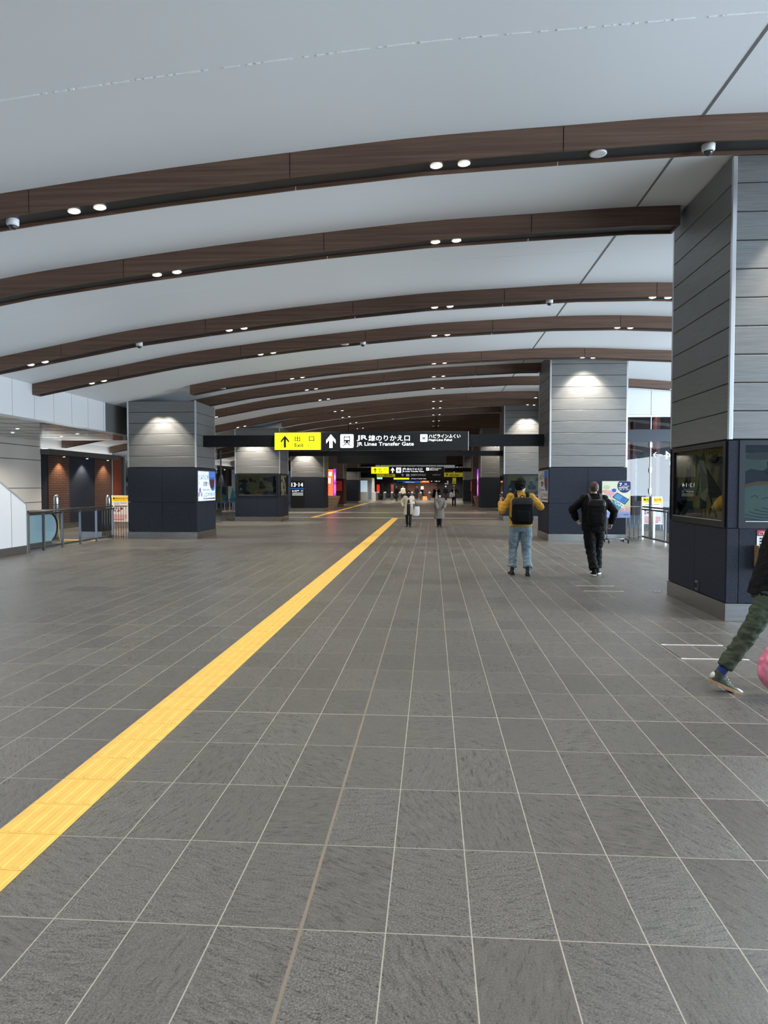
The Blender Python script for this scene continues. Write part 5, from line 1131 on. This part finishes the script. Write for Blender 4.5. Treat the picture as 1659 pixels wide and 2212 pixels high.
    if head == 'long':
        mb = MB(hairm); mb.ball(HP((0, -.02, .035)), .090 * s, .104 * s, .106 * s, 18, 12, HR); mb.tube([HP((0, -.06, .02)), HP((0, -.07, -.1)), HP((0, -.07, -.2))], [(.085 * s, .05 * s), (.08 * s, .04 * s), (.05 * s, .02 * s)], 12); fuse(mb, 'hair', t, .01, 2, .004)
    if cap: MB(cap).ball(HP((0, -.005, .06)), .088 * s, .104 * s, .07 * s, 18, 12, HR).build('cap', t, local=True)
    # trousers ---------------------------------------------------------
    mb = MB(legs); lf = legfit
    mb.loft([superring(G(S(z)), rx * s, ry * s) for z, rx, ry in ((.80, .13 * lf, .10), (.88, .165, .118), (.98, .158, .115), (1.02, .15, .11))])
    for i in range(2):
        a_, k_, h_ = ank[i], knees[i], hips[i]; dn = (a_ - k_).normalized(); e_ = a_ + dn * (.0 - hemL)
        mb.tube([G(h_ + V((0, 0, .02))), G(h_ + (k_ - h_) * .5), G(k_), G(k_ + (a_ - k_) * .5), G(e_)], [(.098 * lf * s, .102 * s), .086 * lf * s, .069 * lf * s, .064 * lf * s, .063 * lf * s], 14); mb.ball(G(k_), .069 * lf * s, .069 * lf * s, .069 * lf * s, 12, 8); mb.ball(G(h_), .095 * s, .10 * s, .10 * s, 12, 8)
        if cuff: mb.tube([G(e_ - dn * .045), G(e_)], .068 * lf * s * 1.06, 14)
    tr = fuse(mb, 'trousers', t, cvox, 3, wr * 1.3, (12 * inv, 12 * inv, 21 * inv), 3.3, lambda p: 1.3 if p.z < .75 * s else .5)
    # top -----------------------------------------------------------------
    mb = MB(top); fl = flare; hz = hem; rows = []
    zs = [hz, hz + .06, .98, 1.10, 1.22, 1.33, 1.40, 1.45, 1.485] if hz < .93 else [hz, 1.10, 1.22, 1.33, 1.40, 1.45, 1.485]
    zs = sorted(set([round(z, 3) for z in zs] + [round(hz + .08 * k, 3) for k in range(int(max(0, .9 - hz) / .08))]))
    for z in zs:
        q = min(1, max(0, (1.05 - z) / .6)); f1 = 1 + (fl - 1) * q
        rx = {True: .178}.get(z < 1.15, .178 + .018 * min(1, (z - 1.15) / .15)) * fit * f1; ry = (.132 + .008 * (z > 1.1)) * fit * f1
        if z > 1.38: rx *= {1.40: .90, 1.45: .66, 1.485: .42}.get(z, .8); ry *= {1.40: .92, 1.45: .78, 1.485: .60}.get(z, .8)
        rows.append(superring(G(S(z)), rx * s, ry * s))
    mb.loft(rows)
    if collar: mb.tube([G(S(1.46)), G(S(1.53) + V((0, -.008, 0)))], [.074 * s, .070 * s], 16)
    for i in range(2):
        d = (wrs[i] - elb[i]).normalized(); r0 = .066 * sleeve * (1 + puff); mb.ball(G(sh[i]), .072 * sleeve * s, .075 * sleeve * s, .072 * sleeve * s, 12, 8)
        mb.tube([G(S(1.40)), G(sh[i]), G(sh[i] + (elb[i] - sh[i]) * .5), G(elb[i])], [.07 * s, .072 * sleeve * s, r0 * s * .97, r0 * s * .90], 14); mb.ball(G(elb[i]), r0 * .90 * s, r0 * .90 * s, r0 * .90 * s, 12, 8)
        mb.tube([G(elb[i]), G(elb[i] + (wrs[i] - elb[i]) * .5), G(wrs[i] - d * .04), G(wrs[i] - d * .012)], [r0 * .90 * s, r0 * .86 * s, r0 * .74 * s, r0 * .60 * s], 14)
    jk = fuse(mb, 'coat' if hem < .7 else 'jacket', t, cvox, 4, wr, (13 * inv, 13 * inv, 24 * inv), 9.1, lambda p: 1.6 if abs(p.x) > .19 * s else .8)
    if puff:
        nn = [v.normal.copy() for v in jk.data.vertices]
        for v, nv_ in zip(jk.data.vertices, nn): v.co += nv_ * (abs(math.sin(v.co.z / s * 38)) ** .6 - .6) * .011
    if inner:
        mb = MB(inner); rw = []
        for z in (max(hem - .02, .55), .8, 1.0, 1.2, 1.38, 1.46):
            c_ = S(z) + V((.0, .135 * fit * (1 + (flare - 1) * min(1, max(0, (1.05 - z) / .6))) - .02 - (.03 if z > 1.35 else 0), 0)); rw.append(superring(G(c_), (.06 if z > 1.0 else .085) * s, .045 * s, n=16))
        mb.loft(rw); mb.build('inner_top', t, local=True)
    for i in range(2):
        if sock: chain(MB(sock), [G(ank[i]) - (knees[i] - ank[i]).normalized() * .02, G(ank[i] + (knees[i] - ank[i]).normalized() * .12)], [.040 * s, .043 * s]).build('sock', t, local=True)
        shoe(t, Fm[i] if s == 1 else Matrix.Translation(Fm[i].translation) @ Matrix((Fm[i].to_3x3().normalized())).to_4x4(), shoem, solem or shoem, s, lace=lace, boot=boot, accents=accents)
    return dict(root=t, S=S, sh=sh, elb=elb, G=G, s=s, head=HP)
def backpack(label, P, loc, rz, w_, h_, d_, zc, m, flapm=None, strapm=None, stripe=None, drop=0.0, handle=True):
    s = P['s']; S = P['S']; t = thing('backpack', label, 'backpack', loc, rz, 'black backpacks worn by the walking men')
    c = S(zc) + V((0, -.155 - d_ / 2, 0)); mb = MB(m); rows = []
    for k, (f, q) in enumerate(((-.5, .82), (-.47, .93), (-.3, 1.0), (0, 1.0), (.3, .96), (.45, .90), (.5, .74))):
        rows.append(superring(P['G'](c + V((0, -.01 * (1 - abs(f) * 2), f * h_))), w_ / 2 * q * s, d_ / 2 * q * s, e=3.6, n=28))
    mb.loft(rows); fuse(mb, 'main_bag', t, .008, 3, .004, (16, 16, 22))
    fm = flapm or m; mb = MB(fm); mb.loft([superring(P['G'](c + V((0, -.012, z))), w_ / 2 * q * s, d_ / 2 * q * s * 1.06, e=3.2, n=24) for z, q in ((h_ * .5 - .105, .98), (h_ * .5 - .08, 1.02), (h_ * .5 - .03, 1.0), (h_ * .5 + .012, .86), (h_ * .5 + .022, .6))]); fuse(mb, 'lid_flap', t, .008, 2, .004, (20, 20, 20))
    mb = MB(m); mb.loft([superring(P['G'](c + V((0, -d_ / 2 - .01, z))), w_ * .34 * q * s, .03 * q * s, e=3.2, n=20) for z, q in ((-h_ * .40, .8), (-h_ * .36, 1), (-.02, 1), (.02, .8))]); mb.build('front_pocket', t, local=True)
    sm = strapm or m
    for e in (-1, 1):
        pts = [c + V((e * w_ * .26, d_ * .42, h_ * .44)), S(1.47) + V((e * .105, -.115, .0)), S(1.515) + V((e * .11, -.02, .0)), S(1.47) + V((e * .12, .095, 0)), S(1.33) + V((e * .135, .150, 0)), S(1.18) + V((e * .155, .12, 0)), S(1.08) + V((e * .19, .0, 0)), c + V((e * w_ * .42, d_ * .35, -h_ * .38))]
        st = MB(sm); st.tube([P['G'](p) for p in pts], [(.030 * s, .008 * s)] * 8, 10, upv=(0, 1, 0)); so = st.build('shoulder_strap', t, local=True)
        if stripe:
            for q in (-.012, .012):
                MB(stripe).tube([P['G'](p + V((q, -.002, .010))) for p in pts[:4]], .004 * s, 6).build('reflective_stripe', so, local=True)
    if handle: MB(sm).tube([P['G'](c + V((x, d_ * .3, h_ * .5 + z))) for x, z in ((-.04, .0), (-.03, .045), (0, .06), (.03, .045), (.04, .0))], .008 * s, 8).build('grab_handle', t, local=True)
    return t
YJ = mat('mustard_knit', srgb(205, 155, 50), .85, noise_amt=.06, nscale=60, bump=.3, bscale=300)
JEAN = mat('pale_denim', srgb(132, 150, 162), .85, noise_amt=.22, nscale=9, bump=.2, bscale=250); BKF = mat('black_fabric', (0.007, 0.007, 0.008), .75, spec=.15, bump=.2, bscale=200); BKG = mat('charcoal_fabric', (0.038, 0.038, 0.040), .7, spec=.2); HAIRB = mat('black_hair', (0.006, 0.005, 0.005), .6, spec=.15, bump=.5, bscale=160, stretch=(1, 1, .2)); HAIRBR = mat('brown_hair', (0.075, 0.035, 0.02), .55, bump=.5, bscale=160, stretch=(1, 1, .2))
BOOT = mat('black_leather', (0.012, 0.012, 0.013), .45); WSOLE = mat('white_sole', (.62, .61, .58), .6); MASKW = mat('mask_white', (.78, .80, .82), .7)
p1loc = (1.60, 13.0)
A = person('man in a mustard jumper and pale jeans, walking away with a black backpack', p1loc, 0, 1.0, feet=[((-.15, .24), .12, .0), ((.14, .05), -.10, .10)], lean=.02, handL=(-.345, .17, 1.34), handR=(.215, .23, 1.43), poleL=(-.5, -.4, -1), poleR=(.75, -.2, -.8), hyaw=R(-38), head='full', hairm=HAIRB, top=YJ, hem=.90, fit=1.14, legs=JEAN, legfit=1.24, shoem=BOOT, mask=MASKW, curl=.75, boot=.07, palmL=(.6, -.3, 0), palmR=(-.3, -.8, 0), cuff=True, hemL=.05, wr=.009, sleeve=1.12, voxel=.0048, cvox=.007)
backpack('large black roll-top backpack on the man in the mustard jumper', A, (*p1loc, 0), 0, .38, .46, .17, 1.17, BKF, BKG, BKF)
p2loc = (2.93, 13.1)
B = person('man in black jacket and trousers, walking away with hands at his sides', p2loc, R(-2), .975, feet=[((-.02, .02), .05, .06), ((.14, .26), -.35, .05)], lean=.08, handL=(-.30, .10, 1.02), handR=(.33, .08, .95), poleL=(-1, -.5, .1), poleR=(1, -.5, .1), hpitch=-.25, head='crop', hairm=HAIRBR, top=BKF, hem=.84, fit=1.24, legs=BKF, legfit=1.32, shoem=BKF, solem=WSOLE, curl=.8, sleeve=1.22, wr=.010, hemL=.03, lace=WSOLE, palmL=(.8, .3, 0), palmR=(-.8, .3, 0), voxel=.0048, cvox=.007)
backpack('slim black backpack with grey-striped straps on the man in black', B, (*p2loc, 0), R(-2), .32, .46, .14, 1.17, BKF, mat('black_nylon', (.012, .012, .013), .5, spec=.3), BKF, stripe=mat('reflective_grey', (.35, .35, .34), .4))
CREAM = mat('cream_coat', srgb(222, 212, 194), .8, noise_amt=.05); GREYC = mat('grey_down_coat', srgb(122, 116, 112), .6, noise_amt=.05); DKN = mat('dark_navy_cloth', (.012, .013, .018), .8)
person('woman in an open cream coat and black head covering, walking towards the camera', (-.94, 28.25), R(180), .83, feet=[((-.08, .16), .1, 0), ((.10, -.02), -.15, .1)], handL=(-.06, .26, 1.12), handR=(.26, .06, .98), poleL=(-1, -.3, -.6), head='scarf', hairm=HAIRB, top=CREAM, hem=.58, flare=1.3, fit=1.12, legs=DKN, shoem=BOOT, mask=mat('mask_dark', (.02, .025, .05), .7), inner=DKN, voxel=.011, cvox=.012, sleeve=1.1, wr=.006)
person('woman in a long grey quilted coat, black hat and white mask', (.28, 28.35), R(180), .775, feet=[((-.07, .1), .1, 0), ((.08, .04), -.1, 0)], handL=(-.22, .20, .95), handR=(.12, .26, .93), poleL=(-1, -.4, -.4), poleR=(1, -.4, -.4), head='hat', hairm=HAIRB, top=GREYC, hem=.42, flare=1.35, fit=1.18, puff=.25, legs=DKN, legfit=1.05, shoem=BOOT, mask=MASKW, voxel=.011, cvox=.011, sleeve=1.15, wr=.002)
t = thing('shoulder_bag', 'white tote bag held by the woman in the cream coat', 'bag', (-.60, 28.1, .4)); 
mb = MB(mat('white_canvas', (.72, .72, .72), .8)); mb.loft([superring((-.66 + .02 * k, 28.08, z), rx, .05, n=20) for k, (z, rx) in enumerate(((.44, .10), (.48, .13), (.65, .12), (.82, .09)))]); mb.build('bag_body', t); MB(BKF).tube([(-.62, 28.08, .80), (-.68, 28.12, 1.0), (-.76, 28.20, 1.17)], .012, 6).build('bag_strap', t)
person('man in a dark suit and white shirt, walking far down the hall', (1.72, 57.0), R(180), .97, feet=[((-.10, .12), .05, 0), ((.10, -.02), -.1, .1)], handL=(-.22, .18, 1.05), head='crop', hairm=mat('light_hair', (.3, .26, .22), .6), top=DKN, hem=.84, legs=DKN, shoem=BOOT, inner=MASKW, voxel=.016, cvox=.016, wr=.003, cap=mat('cap_cream', (.6, .58, .5), .7))
t = thing('carrier_bag', 'white carrier bag held by the man in the dark suit', 'bag', (1.40, 56.8, .7)); mb = MB(mat('white_canvas', (.72, .72, .72), .8)); mb.loft([superring((1.50, 56.75, z), rx, .07, n=16) for z, rx in ((.72, .14), (.76, .19), (1.0, .15), (1.15, .05))]); mb.build('bag_body', t)
person('woman in black with a pale blouse, far behind the woman in grey', (.29, 50.0), R(180), .96, head='long', hairm=HAIRB, top=BKF, hem=.82, legs=DKN, shoem=BOOT, inner=MASKW, voxel=.016, cvox=.016, wr=.003)
FARP = [((-3.85, 76.5), R(150), BKF, 'distant person in black, left one of the pair before the gates', 'short'), ((-3.2, 77.5), R(175), CREAM, 'distant person in pale top, right one of the pair before the gates', 'short'), ((1.5, 80.8), R(180), BKF, 'distant person in dark coat and white cap by the right gates', 'short'), ((-1.9, 85.6), R(200), DKN, 'distant person passing behind the middle gates', 'long')]
for i, (xy, rz, m_, l, hd) in enumerate(FARP):
    person(l, xy, rz, .95, head=hd, hairm=HAIRB, top=m_, hem=.8, legs=DKN, shoem=BOOT, voxel=.022, cvox=.02, wr=.0, cap=MASKW if i == 2 else None)
# the person stepping out of the right edge
OLIVE = mat('olive_trousers', srgb(62, 72, 56), .85, noise_amt=.15, nscale=8, bump=.25, bscale=200)
GUM = mat('gum_sole', (.42, .25, .14), .5); SHG = mat('shoe_grey_green', (.045, .055, .04), .6)
C = person('person in black jacket and olive trousers, striding out at the right edge', (2.68, 5.80), R(-90), .95, feet=[((-.10, .42), 0, 0.0), ((.08, -.33), 0, .42)], lean=.30, handR=(.27, .14, .74), handL=(-.26, .2, .86), hip=(0, 0, .88), head='short', hairm=HAIRB, top=BKF, hem=.84, fit=1.08, legs=OLIVE, legfit=1.08, shoem=SHG, solem=GUM, lace=WSOLE, curl=1.1, sock=mat('sock_blue', (.03, .05, .20), .85), wr=.009, voxel=.005, cvox=.007, sleeve=1.05, hemL=.075,
  accents=[('white_heel', mat('shoe_white', (.7, .7, .66), .6), ((0, -.082, .06), (.032, .016, .03))), ('green_patch', mat('shoe_green', (.03, .22, .04), .6), ((0, .045, .04), (.0425, .03, .016))), ('toe_cap', mat('shoe_white', (.7, .7, .66), .6), ((0, .165, .034), (.036, .034, .012)))])
PINK = mat('pink_nylon', srgb(222, 125, 150), .5, noise_amt=.1, nscale=12); TEAL = mat('teal_lining', srgb(110, 190, 200), .6)
t = thing('shopping_bag', 'crumpled pink bag with yellow and purple print, carried at the right edge', 'bag', (2.65, 5.45, .1))
mb = MB(PINK); mb.loft([superring((2.63 + .01 * k, 5.45, z), rx, ry, n=28) for k, (z, rx, ry) in enumerate(((.10, .10, .05), (.13, .17, .09), (.22, .215, .11), (.32, .20, .10), (.40, .15, .08), (.45, .10, .05)))]); fuse(mb, 'bag_body', t, .008, 2, .022, (13, 13, 10), 2.2)
for o in [t.children[0]]:
    for v in o.data.vertices: v.co -= V(t.location)
mb = MB(mat('print_purple', srgb(150, 50, 170), .6)); mb.ball((2.60, 5.335, .25), .05, .014, .04, 12, 8); mb.use(mat('print_yellow', srgb(225, 225, 60), .6)); mb.ball((2.52, 5.352, .30), .035, .012, .014, 10, 8); mb.build('printed_motif', t)
mb = MB(TEAL); mb.loft([superring((2.68, 5.50, z), rx, .05, n=18) for z, rx in ((.38, .12), (.46, .13), (.54, .08), (.56, .03))]); mb.build('teal_pouch', t)
mb = MB(PINK)
hw = (2.73 + .14, 5.80 - .27 * .95, .74 * .95 - .06)
for dx in (-.06, .06): mb.tube([(2.68 + dx, 5.47, .42), (2.70 + dx * .6, 5.51, .56), (2.77, 5.545, .66)], .008, 6)
mb.build('bag_handle', t)

bpy.data.scenes.remove(TS)
